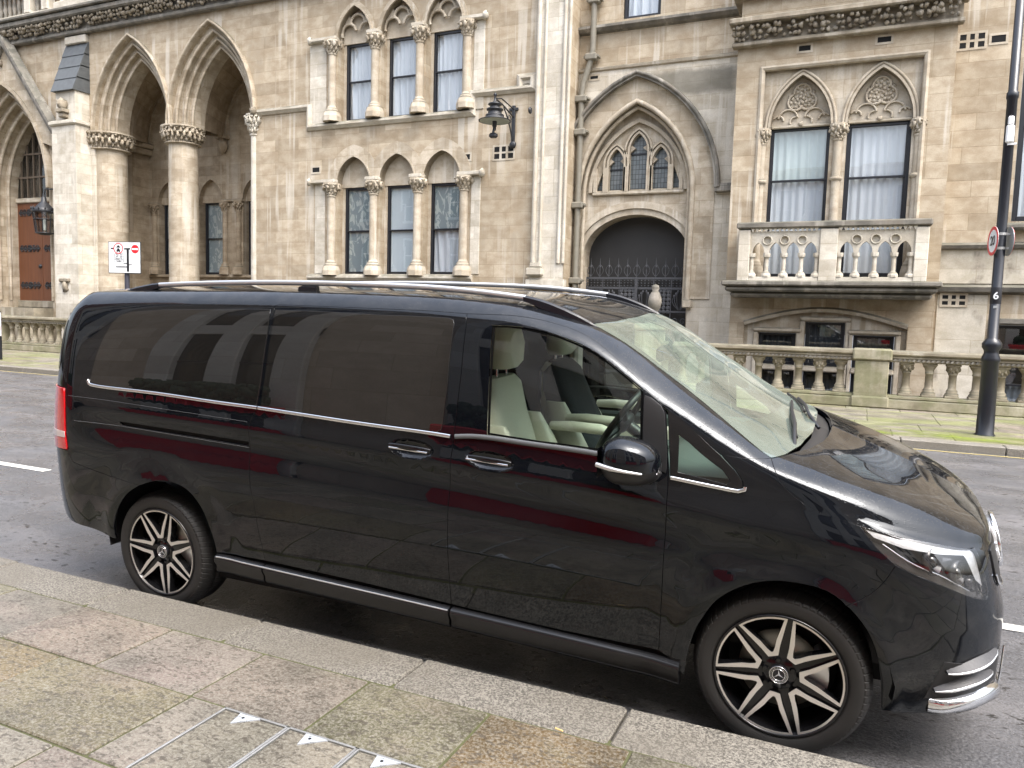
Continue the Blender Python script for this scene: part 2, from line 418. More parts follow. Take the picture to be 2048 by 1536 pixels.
def _wood():
    t = NT('oak_door_timber'); P = t.pos(); sep = t.node('ShaderNodeSeparateXYZ'); t.w(P, sep.inputs[0])
    g = t.noise(t.scale(P, (7, 7, .5)), 1.6, 5, .6); pl = t.math('FRACT', t.math('MULTIPLY', sep.outputs[0], 4.6)); gap = t.ramp(pl, .0, .05)
    t.base(t.mix(gap, (.02, .008, .004), t.mix(g, (.075, .025, .010), (.20, .075, .032)))); t.set(Roughness=.5); t.bump(t.math('ADD', g, gap), .3, .01); return t.m
OAK = _wood()
def _asphalt():
    t = NT('worn_wet_asphalt'); P = t.pos()
    f = t.noise(P, 90, 3, .7); v = t.voro(P, 70); g = t.noise(t.scale(P, (.5, 1.4, 1)), 1.1, 5, .65); mid = t.noise(P, 9, 4, .6)
    c = t.mix(t.ramp(f, .3, .75), (.042, .042, .045), (.135, .135, .14)); c = t.mix(t.ramp(g, .40, .68, 0, .75), c, t.mix(.5, c, (.21, .20, .20)))
    c = t.mix(t.math('MULTIPLY', t.ramp(v, .0, .22, 1, 0), t.ramp(mid, .45, .6)), c, (.30, .29, .28))
    c = t.mix(t.math('MULTIPLY', t.ramp(t.noise(t.scale(P, (1, 1.8, 1), (5, 0, 0)), 14, 3, .55), .60, .66), t.ramp(g, .42, .55)), c, (.02, .019, .018))
    t.base(c); t.w(t.ramp(t.noise(P, 1.7, 4, .6), .35, .7, .22, .50), t.p.inputs['Roughness']); t.p.inputs['Specular IOR Level'].default_value = .5
    t.bump(t.math('ADD', t.math('MULTIPLY', f, .5), t.math('MULTIPLY', t.noise(P, 28, 4, .65), .9)), .55, .012); return t.m
ASPHALT = _asphalt()
def _granite():
    t = NT('granite_kerb_stone'); P = t.pos(); f = t.noise(P, 95, 3, .8); g = t.noise(P, 2.2, 4); v = t.noise(P, 42, 3, .75)
    c = t.mix(t.ramp(f, .40, .60), (.078, .071, .061), (.285, .265, .225)); c = t.mix(t.ramp(g, .35, .7, 0, .6), c, (.15, .134, .106)); c = t.mix(t.ramp(v, .55, .75, 0, .5), c, (.07, .06, .05))
    t.base(c); t.set(Roughness=.6); t.bump(t.math('ADD', f, v), .7, .009); return t.m
GRANITE = _granite()
def _slab(name, moss):
    t = NT(name); P = t.pos(); at = t.node('ShaderNodeAttribute', attribute_name='tone'); at.attribute_type = 'GEOMETRY'
    n1 = t.noise(t.scale(P, (1.6, 3.4, 1)), 8, 6, .72, .4); n2 = t.noise(P, 2.6, 4); n3 = t.noise(P, 75, 4, .8); sp = t.noise(t.scale(P, (1, 1.7, 1)), 30, 5, .7, .6)
    c = t.mix(t.ramp(n2, .32, .68), t.mix(1.0, at.outputs[0], (.30, .30, .285), 'MULTIPLY'), t.mix(1.0, at.outputs[0], (.58, .56, .52), 'MULTIPLY'))
    pk = t.noise(t.scale(P, (1, 1.6, 1), (7, 2, 0)), 1.6, 4, .6); c = t.mix(t.ramp(pk, .54, .70, 0, .38), c, (.185, .135, .118)); c = t.mix(t.ramp(pk, .30, .44, .30, 0), c, (.155, .152, .092))
    c = t.mix(t.ramp(n3, .38, .66, 0, .55), c, (.34, .32, .27)); c = t.mix(t.ramp(sp, .50, .62, 0, .82), c, (.062, .052, .040)); c = t.mix(t.ramp(n1, .58, .72, 0, .5), c, (.34, .33, .28))
    if moss: c = t.mix(t.math('MULTIPLY', t.ramp(t.noise(t.scale(P, (.5, 1.3, 1)), 1.3, 4), .42, .60), moss), c, (.20, .25, .035))
    t.base(c); t.w(t.ramp(n2, .3, .7, .38, .7), t.p.inputs['Roughness']); t.bump(t.math('SUBTRACT', t.math('MULTIPLY', n3, .4), sp), .25, .006); return t.m
SLAB = _slab('york_stone_slab', 0.0); SLABFAR = _slab('far_york_stone_slab', .30)
JOINT = plain('mossy_joint', (.075, .078, .032), .9, var=.6, vs=25)
MOSS = plain('green_moss', (.17, .23, .03), .95, var=.45, vs=20, bump=.5)
ROADWHITE = plain('worn_white_paint', (.50, .485, .44), .7, var=.3, vs=30)
ROADYEL = plain('worn_yellow_paint', (.50, .40, .13), .7, var=.3, vs=20)
STEEL = plain('galvanised_steel', (.42, .42, .41), .5, metal=.7, var=.2, vs=40)
STEELW = plain('pale_cast_plate', (.46, .49, .53), .5, metal=.25)
# van
def _paint():
    t = NT('black_van_paint'); P = t.obj(); g = t.node('ShaderNodeNewGeometry'); sn = t.node('ShaderNodeSeparateXYZ'); t.w(g.outputs['True Normal'], sn.inputs[0])
    up = t.ramp(sn.outputs[2], .30, .75)
    d = t.math('MULTIPLY', t.ramp(t.voro(P, 120), .12, .34, 1, 0), t.ramp(t.noise(P, 30, 3), .40, .58)); dm = t.math('MULTIPLY', d, up)
    t.set(IOR=1.5); t.p.inputs['Specular Tint'].default_value = (.92, .965, 1, 1); t.w(t.math('ADD', .012, t.math('MULTIPLY', dm, .16)), t.p.inputs['Roughness'])
    film = t.math('MULTIPLY', up, t.ramp(t.noise(P, 6, 5, .65), .35, .7, .0, .035)); t.base(t.mix(film, (.0035, .0042, .006), (.42, .40, .37)))
    sp_ = t.node('ShaderNodeSeparateXYZ'); t.w(P, sp_.inputs[0]); dust = t.math('MULTIPLY', t.ramp(t.noise(t.scale(P, (1, 1, 2.2)), 5.5, 5, .7), .42, .74), t.ramp(sp_.outputs[2], .95, .28, .10, 1.0))
    t.base(t.mix(t.math('ADD', film, t.math('MULTIPLY', dust, .045)), (.0035, .0042, .006), (.42, .40, .37)))
    wv = t.noise(t.scale(P, (1, 1, 1.4)), 2.1, 1, .4)
    b = t.node('ShaderNodeBump'); t.w(t.math('MULTIPLY', wv, .0032), b.inputs['Height']); b.inputs['Distance'].default_value = 1.0; b.inputs['Strength'].default_value = .5
    b2 = t.node('ShaderNodeBump'); t.w(dm, b2.inputs['Height']); b2.inputs['Distance'].default_value = .0012; b2.inputs['Strength'].default_value = .7; t.w(b.outputs[0], b2.inputs['Normal'])
    t.w(b2.outputs[0], t.p.inputs['Normal']); return t.m
PAINT = _paint()
PRIVACY = plain('privacy_glass', (.010, .0095, .009), .008, ior=1.72)
BLACKGLOSS = plain('gloss_black_trim', (.006, .006, .007), .08)
BLACKPLASTIC = plain('black_plastic', (.014, .014, .015), .42)
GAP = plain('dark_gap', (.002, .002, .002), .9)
CHROME = plain('bright_trim', (.80, .81, .83), .12, metal=1.0)
SATIN = plain('satin_aluminium', (.74, .75, .76), .34, metal=.85)
MACHINED = plain('machined_alloy', (.78, .75, .72), .34, metal=.8)
RIMBLACK = plain('gloss_black_rim', (.008, .008, .009), .16)
def _tyre():
    t = NT('tyre_rubber'); P = t.obj(); sep = t.node('ShaderNodeSeparateXYZ'); t.w(P, sep.inputs[0])
    ang = t.math('ARCTAN2', sep.outputs[2], sep.outputs[0]); y = sep.outputs[1]
    gr = t.math('SINE', t.math('ADD', t.math('MULTIPLY', ang, 68), t.math('MULTIPLY', y, 60)))
    rad = t.math('SQRT', t.math('ADD', t.math('MULTIPLY', sep.outputs[0], sep.outputs[0]), t.math('MULTIPLY', sep.outputs[2], sep.outputs[2])))
    m = t.ramp(rad, .318, .326); h = t.math('MULTIPLY', t.ramp(gr, -.95, -.6), m)
    t.base(t.mix(t.noise(P, 12, 4), (.012, .012, .012), (.024, .023, .022))); t.set(Roughness=.62); t.bump(h, .8, .006); return t.m
TYRE = _tyre()
DISC = plain('brake_disc_steel', (.34, .32, .27), .4, metal=.9)
LEATHER = plain('cream_leather', (.66, .62, .53), .48, var=.06, vs=60, bump=.1)
JACKETC = plain('navy_cloth', (.010, .012, .018), .85, var=.3, vs=40)
GREYTRIM = plain('grey_green_trim', (.085, .105, .10), .55)
REDLENS = plain('red_lamp_lens', (.55, .008, .012), .06, coat=1.0)
WHITELENS = plain('pale_lamp_lens', (.65, .52, .50), .08, coat=1.0)
REFLECTOR = plain('lamp_reflector', (.55, .56, .58), .22, metal=1.0)
SIGNWHITE = plain('sign_white', (.72, .74, .74), .35); SIGNRED = plain('sign_red', (.62, .02, .03), .35); SIGNBLACK = plain('sign_black', (.012, .012, .015), .4); SIGNGREY = plain('sign_grey', (.30, .31, .31), .45)
POLEBLACK = plain('black_pole_paint', (.010, .011, .015), .28, var=.3, vs=10)
WHITEBOX = plain('white_plastic', (.75, .75, .74), .4)
HEDGE = plain('hedge_leaf', (.022, .04, .016), .7, var=.5, vs=18)
PLANTRED = plain('red_planter_paint', (.66, .014, .022), .4)
BRICKRED = stone('red_brick', (.13, .045, .028), (.20, .075, .045), bw=.23, bh=.075, white=.05, grime=.5, seed=12, mort=1.3)
OPP = stone('beige_ashlar', (.56, .48, .39), (.64, .56, .46), bw=1.3, bh=.55, white=.05, grime=.08, seed=14)
OPPW = stone('white_portland_stone', (.66, .64, .60), (.74, .72, .68), bw=1.4, bh=.6, white=.1, grime=.08, seed=15)

# ------------------------------------------------------------------ setting: ground, road, kerbs, pavements
YN, YF, CROWN = -0.06, 9.60, 0.105          # near and far channel of the cambered road
def road_z(y):
    t = min(max((y - YN) / (YF - YN), 0), 1); return CROWN * 4 * t * (1 - t)
m = MB(); m.add([(-400, -400, -2.6), (400, -400, -2.6), (400, 400, -2.6), (-400, 400, -2.6)], [(0, 1, 2, 3)])
tag(m.build('ground', ASPHALT), kind='structure')
m = MB(); ys = [YN + (YF - YN) * i / 24 for i in range(25)]
for i in range(24):
    a, b = ys[i], ys[i + 1]
    m.add([(-70, a, road_z(a)), (60, a, road_z(a)), (60, b, road_z(b)), (-70, b, road_z(b))], [(0, 1, 2, 3)], True)
tag(m.build('road', ASPHALT), kind='structure')
# painted marks
m = MB()
def mark(x0, x1, y0, y1):
    m.add([(x0, y0, road_z(y0) + .004), (x1, y0, road_z(y0) + .004), (x1, y1, road_z(y1) + .004), (x0, y1, road_z(y1) + .004)], [(0, 1, 2, 3)])
for x in (-9.6, -5.85, 4.45, 8.4, 12.2): mark(x, x + 2.0, 1.90, 2.0)
tag(m.build('lane_marking', ROADWHITE), kind='structure')
m = MB(); mark(-69, 59, 9.40, 9.46)
tag(m.build('kerb_line', ROADYEL), kind='structure')
# kerbs: granite blocks, slightly uneven
def kerb(name, y0, y1, z1, xs, front):
    m = MB(); rnd = random.Random(5)
    for a, b in zip(xs, xs[1:]):
        dz = rnd.uniform(-.003, .003); dy = rnd.uniform(-.004, .004)
        m.box(a + .005, b - .005, y0 + (dy if front < 0 else 0), y1 + (dy if front > 0 else 0), -.3, z1 + dz, .012)
    return tag(m.build(name, GRANITE), kind='structure')
kerb('near_kerb', -.365, YN, .12, [-.19 + 1.01 * k for k in range(-60, 56)], 1)
kerb('far_kerb', YF, YF + .30, .12, [.3 + 1.35 * k for k in range(-50, 44)], -1)
# near pavement slabs with individual tones
def slabs(name, rects, mat, z=.12, gap=.0055, tones=None, seed=3):
    m = MB(); rnd = random.Random(seed); cols = []
    for k, (x0, x1, y0, y1) in enumerate(rects):
        dz = rnd.uniform(-.002, .002); b = len(m.f)
        m.box(x0 + gap, x1 - gap, y0 + gap, y1 - gap, z - .06, z + dz, .006)
        c = tones(k, x0, y0) if tones else None
        if c is None:
            c = rnd.choice([(.29, .26, .20), (.31, .275, .235), (.25, .235, .15), (.31, .25, .215), (.24, .20, .12), (.32, .29, .24)])
        cols += [c] * (len(m.f) - b)
    o = m.build(name, mat); at = o.data.attributes.new('tone', 'FLOAT_COLOR', 'FACE')
    at.data.foreach_set('color', [v for c in cols for v in (*c, 1.0)])
    return tag(o, kind='structure')
rects = []; tone = {}
def row(y0, y1, xs, cut=None):
    for a, b in zip(xs, xs[1:]):
        if cut and a >= cut[0] - .01 and b <= cut[1] + .01: continue
        rects.append((a, b, y0, y1))
def put(i, c): tone[i] = c
row(-.83, -.368, [-30 + .61 * k for k in range(48)] + [-.73, -.16, .50, 1.11, 1.72, 2.325, 2.935, 3.55, 4.16, 4.8] + [5.4 + .62 * k for k in range(40)])
for k, r in enumerate(rects):
    x = round(r[0], 2)
    c = {-.73: (.30, .27, .235), -.16: (.305, .245, .205), .5: (.28, .24, .215), 1.11: (.265, .22, .185), 1.72: (.19, .175, .098), 2.33: (.205, .13, .046), 2.32: (.205, .13, .046), 2.94: (.195, .175, .11), 2.93: (.195, .175, .11), 3.55: (.21, .145, .07)}.get(x)
    if c: put(k, c)
b = len(rects)
row(-1.33, -.83, [-30 + .75 * k for k in range(39)] + [-.95, -.35, .29, 1.12, 1.318])
for k in range(b, len(rects)):
    if round(rects[k][0], 2) == .29: put(k, (.215, .185, .10))
    if round(rects[k][0], 2) == -.35: put(k, (.235, .175, .075))
row(-1.33, -.83, [2.665, 3.3, 4.0, 4.6] + [5.2 + .7 * k for k in range(34)])
for y0, y1, o in ((-1.95, -1.33, 0.), (-2.5, -1.95, .3), (-3.2, -2.5, .1), (-3.9, -3.2, .5), (-4.6, -3.9, .2), (-5.4, -4.6, 0.), (-6.05, -5.4, .4)):
    row(y0, y1, [-30 + o + .72 * k for k in range(83)])
slabs('near_pavement', rects, SLAB, tones=lambda k, x, y: tone.get(k))
m = MB(); m.add([(-70, -6.1, .112), (60, -6.1, .112), (60, -.33, .112), (-70, -.33, .112)], [(0, 1, 2, 3)])
tag(m.build('near_pavement_bedding', JOINT), kind='structure')
rf = []
for r_, (y0, y1) in enumerate(((9.9, 10.75), (10.75, 11.75), (11.75, 12.8), (12.8, 13.75), (13.75, 14.30))):
    x = -44 + r_ * .31; rr = random.Random(20 + r_)
    while x < 24:
        w = rr.choice((.85, 1.0, 1.15)); rf.append((x, x + w, y0, y1)); x += w
slabs('far_pavement', rf, SLABFAR, seed=9)
m = MB(); m.add([(-70, 9.86, .112), (60, 9.86, .112), (60, 14.32, .112), (-70, 14.32, .112)], [(0, 1, 2, 3)])
tag(m.build('far_pavement_bedding', JOINT), kind='structure')
# green moss along the far kerb
def patch(name, poly, z, mat, seed):
    rnd = random.Random(seed); m = MB(); P = []
    n = len(poly)
    for i in range(n):
        a, b = poly[i], poly[(i + 1) % n]
        for k in range(8):
            t = k / 8; P.append((a[0] + (b[0] - a[0]) * t + rnd.uniform(-.05, .05), a[1] + (b[1] - a[1]) * t + rnd.uniform(-.035, .035)))
    vv, tr = cdt(P); m.add([(x, y, z) for x, y in vv], tr)
    return m.build(name, mat)
def moss():
    t = NT('thin_moss_film'); P = t.pos(); tr = t.node('ShaderNodeBsdfTransparent'); mx = t.node('ShaderNodeMixShader')
    t.base(t.mix(t.noise(P, 14, 4), (.10, .13, .02), (.22, .27, .03))); t.set(Roughness=.95)
    sep = t.node('ShaderNodeSeparateXYZ'); t.w(P, sep.inputs[0])
    f = t.math('MULTIPLY', t.ramp(t.noise(t.scale(P, (.8, 1.6, 1)), 1.8, 5, .65), .38, .62, 0, .75), t.ramp(t.math('ABSOLUTE', t.math('SUBTRACT', sep.outputs[1], 10.35)), .15, .62, 1, 0))
    t.w(f, mx.inputs[0]); t.w(tr.outputs[0], mx.inputs[1]); t.w(t.p.outputs[0], mx.inputs[2]); t.w(mx.outputs[0], t.out.inputs[0]); return t.m
MOSSFILM = moss()
tag(patch('moss', [(2.2, 9.93), (9.5, 9.93), (9.5, 10.95), (2.2, 10.95)], .126, MOSSFILM, 2), 'bright green moss on the far pavement around the lamp post foot', 'moss', kind='stuff')
# basement area between the far balustrade and the building
m = MB(); m.box(-70, 60, 14.95, 23, -2.55, -2.3); tag(m.build('basement_area_floor', ASPHALT), kind='structure')

# recessed access covers by the camera
def access_cover(x0, x1, y1, y0, label, words):
    t = empty('access_cover', ((x0 + x1) / 2, (y0 + y1) / 2, .12)); tag(t, label, 'access cover', 'access covers set in the near pavement')
    cx, cy = (x0 + x1) / 2, (y0 + y1) / 2; hx, hy = (x1 - x0) / 2, (y1 - y0) / 2
    f = MB()
    for a, b, c, d in ((-hx, hx, hy - .010, hy), (-hx, hx, -hy, -hy + .010), (-hx, -hx + .009, -hy, hy), (hx - .009, hx, -hy, hy)): f.box(a, b, c, d, -.05, .003, .0015)
    f.build('frame', STEEL, t)
    g = MB(); e = .0135; g.box(-hx + e, hx - e, -hy + e, hy - e, -.05, .0, .004); o = g.build('infill', SLAB, t)
    at = o.data.attributes.new('tone', 'FLOAT_COLOR', 'FACE'); c = R.choice([(.30, .265, .21), (.31, .28, .22)])
    at.data.foreach_set('color', [v for _ in o.data.polygons for v in (*c, 1.0)])
    p = MB(); px, py = -hx + .095, hy - .014
    tri = [(px, py), (px + .105, py), (px + .018, py - .075)]
    v = [(x, y, .0045) for x, y in tri] + [(x, y, -.02) for x, y in tri]
    p.add(v, [(2, 1, 0), (0, 1, 4, 3), (1, 2, 5, 4), (2, 0, 3, 5)]); plate = p.build('corner_plate', STEELW, t)
    h = MB(); h.lathe([(0, .0055), (.0065, .0055), (.0065, .001)], (px + .036, py - .024, 0), 12); h.build('keyhole', GAP, plate)
    for txt, dx, dy, rot, s in words:
        text_mesh(txt, s, SIGNGREY, 'lettering', plate, Matrix.Translation((px + dx, py + dy, .0055)) @ Matrix.Rotation(rot, 4, 'Z'), .0003)
    return t
E125 = [('B125', .011, -.030, math.radians(-105), .014), ('EN124', .056, -.046, math.radians(218), .014)]
CUBW = [('CUB', .058, -.044, math.radians(218), .014), ('LIFT', .030, -.010, math.radians(10), .009)]
access_cover(1.322, 1.657, -.838, -1.70, 'stone filled access cover with corner plate reading B125 EN124', E125)
access_cover(1.660, 1.990, -.838, -1.70, 'middle stone filled access cover, corner plate reading CUB, between two others', CUBW)
access_cover(1.993, 2.66, -.838, -1.70, 'stone filled access cover with CUB plate, nearest the front wheel', CUBW)
m = MB(); m.tube([(2.62, -.372, .128), (2.655, -.378, .127)], .004, 8); tag(m.build('cigarette_end', plain('cigarette_paper', (.62, .45, .20), .8)), 'yellow cigarette end lying on the brown slab beside the kerb', 'cigarette end')

# ------------------------------------------------------------------ the gothic stone building across the street
B = empty('gothic_building', (-10, 17, 0)); tag(B, 'long gothic stone building with pointed arches, carved columns and sash windows across the road', 'building')
B.matrix_parent_inverse = Matrix()
class Part:
    """parents to the building while keeping world coordinates"""
def bpart(mb, name, mat, parent=None):
    o = mb.build(name, mat)
    o.parent = parent or B; o.matrix_parent_inverse = ((parent or B).matrix_world if False else Matrix.Translation((10, -17, 0)) if (parent is None or parent is B) else Matrix())
    return o
Y0, YG, YB = 17.0, 17.6, 16.55

def capital_mod(seed, lobes):
    rnd = random.Random(seed); ph = rnd.uniform(0, 6)
    def f(t, i, h): return 1 + (.10 * math.cos(lobes * t + ph) + .05 * math.cos(lobes * 2.7 * t + i)) * (1 if i in CAPI else 0)
    return f
CAPI = ()
def column(mb, x, y, z0, z1, r, base=True, cap=.42, capr=2.0, seed=0, n=18, blk=True, leaf=True, plinth=.34):
    """shaft with moulded base and leaf capital up to the abacus at z1"""
    if base:
        mb.lathe([(r * 1.9, z0 + plinth * .75), (r * 1.95, z0 + plinth * .85), (r * 1.5, z0 + plinth), (r * 1.55, z0 + plinth * 1.1), (r * 1.15, z0 + plinth * 1.25), (r, z0 + plinth * 1.4)], (x, y, 0), n)
        s = r * 2.05; mb.lathe([(s * 1.16, z0), (s * 1.16, z0 + plinth * .45), (s * 1.0, z0 + plinth * .8)], (x, y, 0), 8, smooth=False, a0=math.pi / 8)
    mb.lathe([(r, z0), (r * .97, z1 - cap)], (x, y, 0), n)
    k = r * capr
    mb.lathe([(r, z1 - cap), (r * 1.18, z1 - cap + .02), (r * 1.18, z1 - cap + .05), (r * 1.02, z1 - cap + .07), (r * 1.12, z1 - cap * .6), (k * .82, z1 - cap * .3), (k * .9, z1 - .09)], (x, y, 0), n)
    if leaf:
        rnd = random.Random(seed); m = max(8, int(10 * r / .13)) if r < .3 else 22
        for row_, (zz, rr, sc) in enumerate(((z1 - cap * .74, r * 1.10, .8), (z1 - cap * .52, r * 1.28, 1.0), (z1 - cap * .29, k * .90, 1.1))):
            for q in range(m):
                t = 2 * math.pi * (q + row_ * .5) / m; s = cap * .115 * sc * rnd.uniform(.8, 1.25)
                mb.blob((x + rr * math.cos(t), y + rr * math.sin(t), zz + rnd.uniform(-.015, .015)), (s * .9, s * .9, s * 1.5), seed + q, 6, 5, .5)
                mb.blob((x + rr * 1.06 * math.cos(t + .12), y + rr * 1.06 * math.sin(t + .12), zz + s * 1.1), (s * .7, s * .7, s * .5), seed + q + 50, 5, 4, .4)
    mb.lathe([(k * .95, z1 - .09), (k * 1.02, z1 - .05), (k * 1.02, z1), (0, z1)], (x, y, 0), n if not blk else 8, smooth=False, a0=math.pi / 8)
    return mb

LIGHTROOM = plain('curtain_bounce_lining', (.75, .75, .74), .8)  # room lining made pale to bounce light onto the curtains
def curtain_mesh(x0, x1, z0, z1, y, amp=.03, waves=9, seed=0, gather=0.0):
    rnd = random.Random(seed); nx, nz = 44, 8; v = []; f = []; ph = [rnd.uniform(0, 6) for _ in range(4)]
    for j in range(nz + 1):
        s = j / nz
        for i in range(nx + 1):
            u = i / nx; w = waves * 2 * math.pi * u
            g = math.sin(w + ph[0] + gather * (1 - s) * 2.5 * math.sin(5 * u + ph[1])) + .5 * math.sin(w * .43 + ph[2]) + .35 * math.sin(w * 1.7 + ph[3] + s * 2)
            v.append((x0 + (x1 - x0) * u, y + amp * g * (1 + gather * (1 - s)), z0 + (z1 - z0) * s))
    for j in range(nz):
        for i in range(nx): f.append((j * (nx + 1) + i, j * (nx + 1) + i + 1, (j + 1) * (nx + 1) + i + 1, (j + 1) * (nx + 1) + i))
    m = MB(); m.add(v, f, True); return m
def sash(x0, x1, z0, z1, y, mid=.5, top=('c', CURTAIN), bot=('c', CURTAIN), seed=0, fr=.075, waves=8, deep=.5):
    """timber sash window: frame > panes, curtain, room lining"""
    m = MB(); zm = z0 + (z1 - z0) * mid
    m.box(x0, x0 + fr, y, y + .10, z0, z1, .008); m.box(x1 - fr, x1, y, y + .10, z0, z1, .008)
    m.box(x0 + fr, x1 - fr, y, y + .10, z1 - fr, z1, .008); m.box(x0 + fr, x1 - fr, y, y + .12, z0, z0 + fr * 1.2, .008)
    m.box(x0 + fr, x1 - fr, y + .02, y + .085, zm - .025, zm + .025, .006)
    for a, b, yy in ((z0 + fr * 1.2, zm - .025, .055), (zm + .025, z1 - fr, .03)):
        m.box(x0 + fr, x0 + fr + .03, y + yy, y + yy + .03, a, b); m.box(x1 - fr - .03, x1 - fr, y + yy, y + yy + .03, a, b)
    w = bpart(m, 'window', BLACKP)
    for a, b, yy in ((z0 + fr, zm, .07), (zm, z1 - fr, .045)):
        g = MB(); g.add([(x0 + fr, y + yy, a), (x1 - fr, y + yy, a), (x1 - fr, y + yy + R.uniform(-.004, .004), b), (x0 + fr, y + yy, b)], [(0, 1, 2, 3)]); bpart(g, 'pane', G_WIN, w)
    rm = MB(); d = y + deep
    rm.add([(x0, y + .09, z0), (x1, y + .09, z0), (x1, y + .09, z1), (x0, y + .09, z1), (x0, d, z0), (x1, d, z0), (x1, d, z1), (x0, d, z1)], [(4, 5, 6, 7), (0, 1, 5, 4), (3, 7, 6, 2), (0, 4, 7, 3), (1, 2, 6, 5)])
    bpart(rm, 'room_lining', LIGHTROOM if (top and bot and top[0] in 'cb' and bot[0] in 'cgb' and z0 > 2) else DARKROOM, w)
    for kind, a, b, sd in ((bot, z0 + .05, zm + .02, seed), (top, zm - .02, z1 - .02, seed + 1)):
        if kind is None: continue
        k, mt = kind
        if k == 'c': bpart(curtain_mesh(x0 + .02, x1 - .02, a, b, y + .135, .020, waves, seed + (0 if kind is top else 0), .0), 'curtain', mt, w)
        elif k == 'g': bpart(curtain_mesh(x0 + .02, x1 - .02, a, b, y + .15, .028, waves * .6, sd, 1.0), 'curtain', mt, w)
        elif k == 'b': bpart(MB().box(x0 + .03, x1 - .03, y + .10, y + .12, a, b), 'blind', mt, w)
        elif k == 'f':
            bpart(MB().box(x0 + fr, x1 - fr, y + .082, y + .088, a, b), 'window_film', mt, w)
    return w
def vent(x0, x1, z0, z1, y, nx=1, nz=1, sunk=.05):
    """air brick: flat black panels paint the shaded openings in a stone grid"""
    m = MB(); w, h = (x1 - x0) / nx, (z1 - z0) / nz; g = .035 if nx > 1 else .0
    m.box(x0 - .05, x1 + .05, y - .012, y - .003, z1, z1 + .05); m.box(x0 - .05, x1 + .05, y - .012, y - .003, z0 - .05, z0)
    m.box(x0 - .05, x0, y - .012, y - .003, z0, z1); m.box(x1, x1 + .05, y - .012, y - .003, z0, z1)
    for i in range(1, nx): m.box(x0 + i * w - g, x0 + i * w + g, y - .010, y - .003, z0, z1)
    for j in range(1, nz): m.box(x0, x1, y - .008, y - .003, z0 + j * h - .025, z0 + j * h + .025)
    v = bpart(m, 'vent', S_TRIM)
    bpart(MB().box(x0, x1, y - .004, y - .001, z0, z1), 'vent_shade_panel', GAP, v)  # black panel on the wall face, painted shade of the opening
    return v
def leaf_frieze(mb, x0, x1, y, z0, z1, step=.16, seed=0, depth=.10, slope=.10):
    rnd = random.Random(seed); x = x0; k = 0; h = z1 - z0
    while x < x1:
        for (fz, s) in ((.22, .8), (.52, 1.0), (.80, .85)):
            if rnd.random() < .9:
                r = step * .50 * s * rnd.uniform(.75, 1.25)
                mb.blob((x + rnd.uniform(-.04, .04), y - slope * fz - rnd.uniform(0, .03), z0 + h * fz + rnd.uniform(-.03, .03)), (r * 1.05, r * .9, r * rnd.uniform(.8, 1.3)), rnd.randrange(9999), 6, 4, .35)
        x += step * rnd.uniform(.8, 1.15); k += 1
    return mb

# ---- main wall with the entrance, porch and window openings
EX, EH, ES, ER = -27.75, 1.55, 6.25, 2.95
P1, P2, PH, PS, PR = -20.80, -16.95, 1.36, 8.2, 2.55
WX = (-11.03, -9.43, -7.86)
porch = [(-22.72, 1.3)] + arch(P1, PH, PS, PR, .57) + arch(P2, PH, PS, PR, .57) + [(-15.03, 1.3)]
holes = [arch_hole(EX, EH, ES, ER, 1.6, 1.0), porch]; deps = [.25, .12]
for x in WX:
    holes += [arch_hole(x, .62, 5.84, .80, 2.93), arch_hole(x, .62, 10.2, .98, 7.74)]; deps += [.5, .5]
m = wall(MB(), [(-46, -2.4), (-3.86, -2.4), (-3.86, 16.2), (-46, 16.2)], holes, Y0, deps)
m.add([(-3.86, 16.86, -2.4), (-3.86, 17.75, -2.4), (-3.86, 17.75, 16.2), (-3.86, 16.86, 16.2)], [(0, 1, 2, 3)])
m.add([(-46, Y0, 16.2), (14, Y0, 16.2), (14, 24, 16.2), (-46, 24, 16.2)], [(0, 1, 2, 3)])
bpart(m, 'front_wall', S_WALL)

# porch: archivolts, columns, inner walls, vault
m = MB()
for cx in (P1, P2):
    for d0, d1, y0 in ((.38, .57, 17.12), (.19, .38, 17.30), (.0, .19, 17.48)): ring(m, cx, PH, PS, PR, d0, d1, y0, 18.02)
    for d, y, r in ((.40, 17.13, .055), (.21, 17.31, .055), (.02, 17.49, .05)): roll(m, cx, PH, PS, PR, d, y, r)
    ring(m, cx, PH, PS, PR, .575, .68, 16.90 + (.004 if cx == P1 else 0), 17.01); roll(m, cx, PH, PS, PR, .63, 16.90, .05)
bpart(m, 'porch_archivolt', S_TRIMB)
m = MB()
for x, z in ((-22.95, 8.25), (-14.95, 8.3)): m.blob((x, 16.86, z), (.13, .12, .15), 3, 8, 6, .3)
bpart(m, 'label_stop', S_FRIEZE)
for x, r, sd in ((-22.62, .60, 1), (-18.87, .52, 2)): bpart(column(MB(), x, 17.56, 1.3, PS, r, True, .62, 1.42, sd, 28, False), 'porch_column', S_TRIMB)
bpart(column(MB(), -15.08, 17.12, 1.3, PS + .05, .17, True, .70, 1.9, 3, 16, False), 'porch_column', S_WASH)
m = MB(); m.box(-15.03, -14.86, 17.14, 18.1, 1.3, 8.2); m.box(-23.25, -23.0, 17.2, 18.1, 1.3, 8.2)
bpart(m, 'porch_respond', S_TRIMB)
m = MB(); BW = [-22.1, -19.85, -17.6, -15.35]; YP = 19.8
bh = [arch_hole(x, .60, 5.98, .85, 3.1) for x in BW if -23 < x < -15.9]
wall(m, [(-23.2, 1.3), (-14.9, 1.3), (-14.9, 11.6), (-23.2, 11.6)], bh, YP, .45)
m.add([(-23.2, 18.0, 1.3), (-23.2, YP, 1.3), (-23.2, YP, 11.6), (-23.2, 18.0, 11.6)], [(0, 1, 2, 3)])
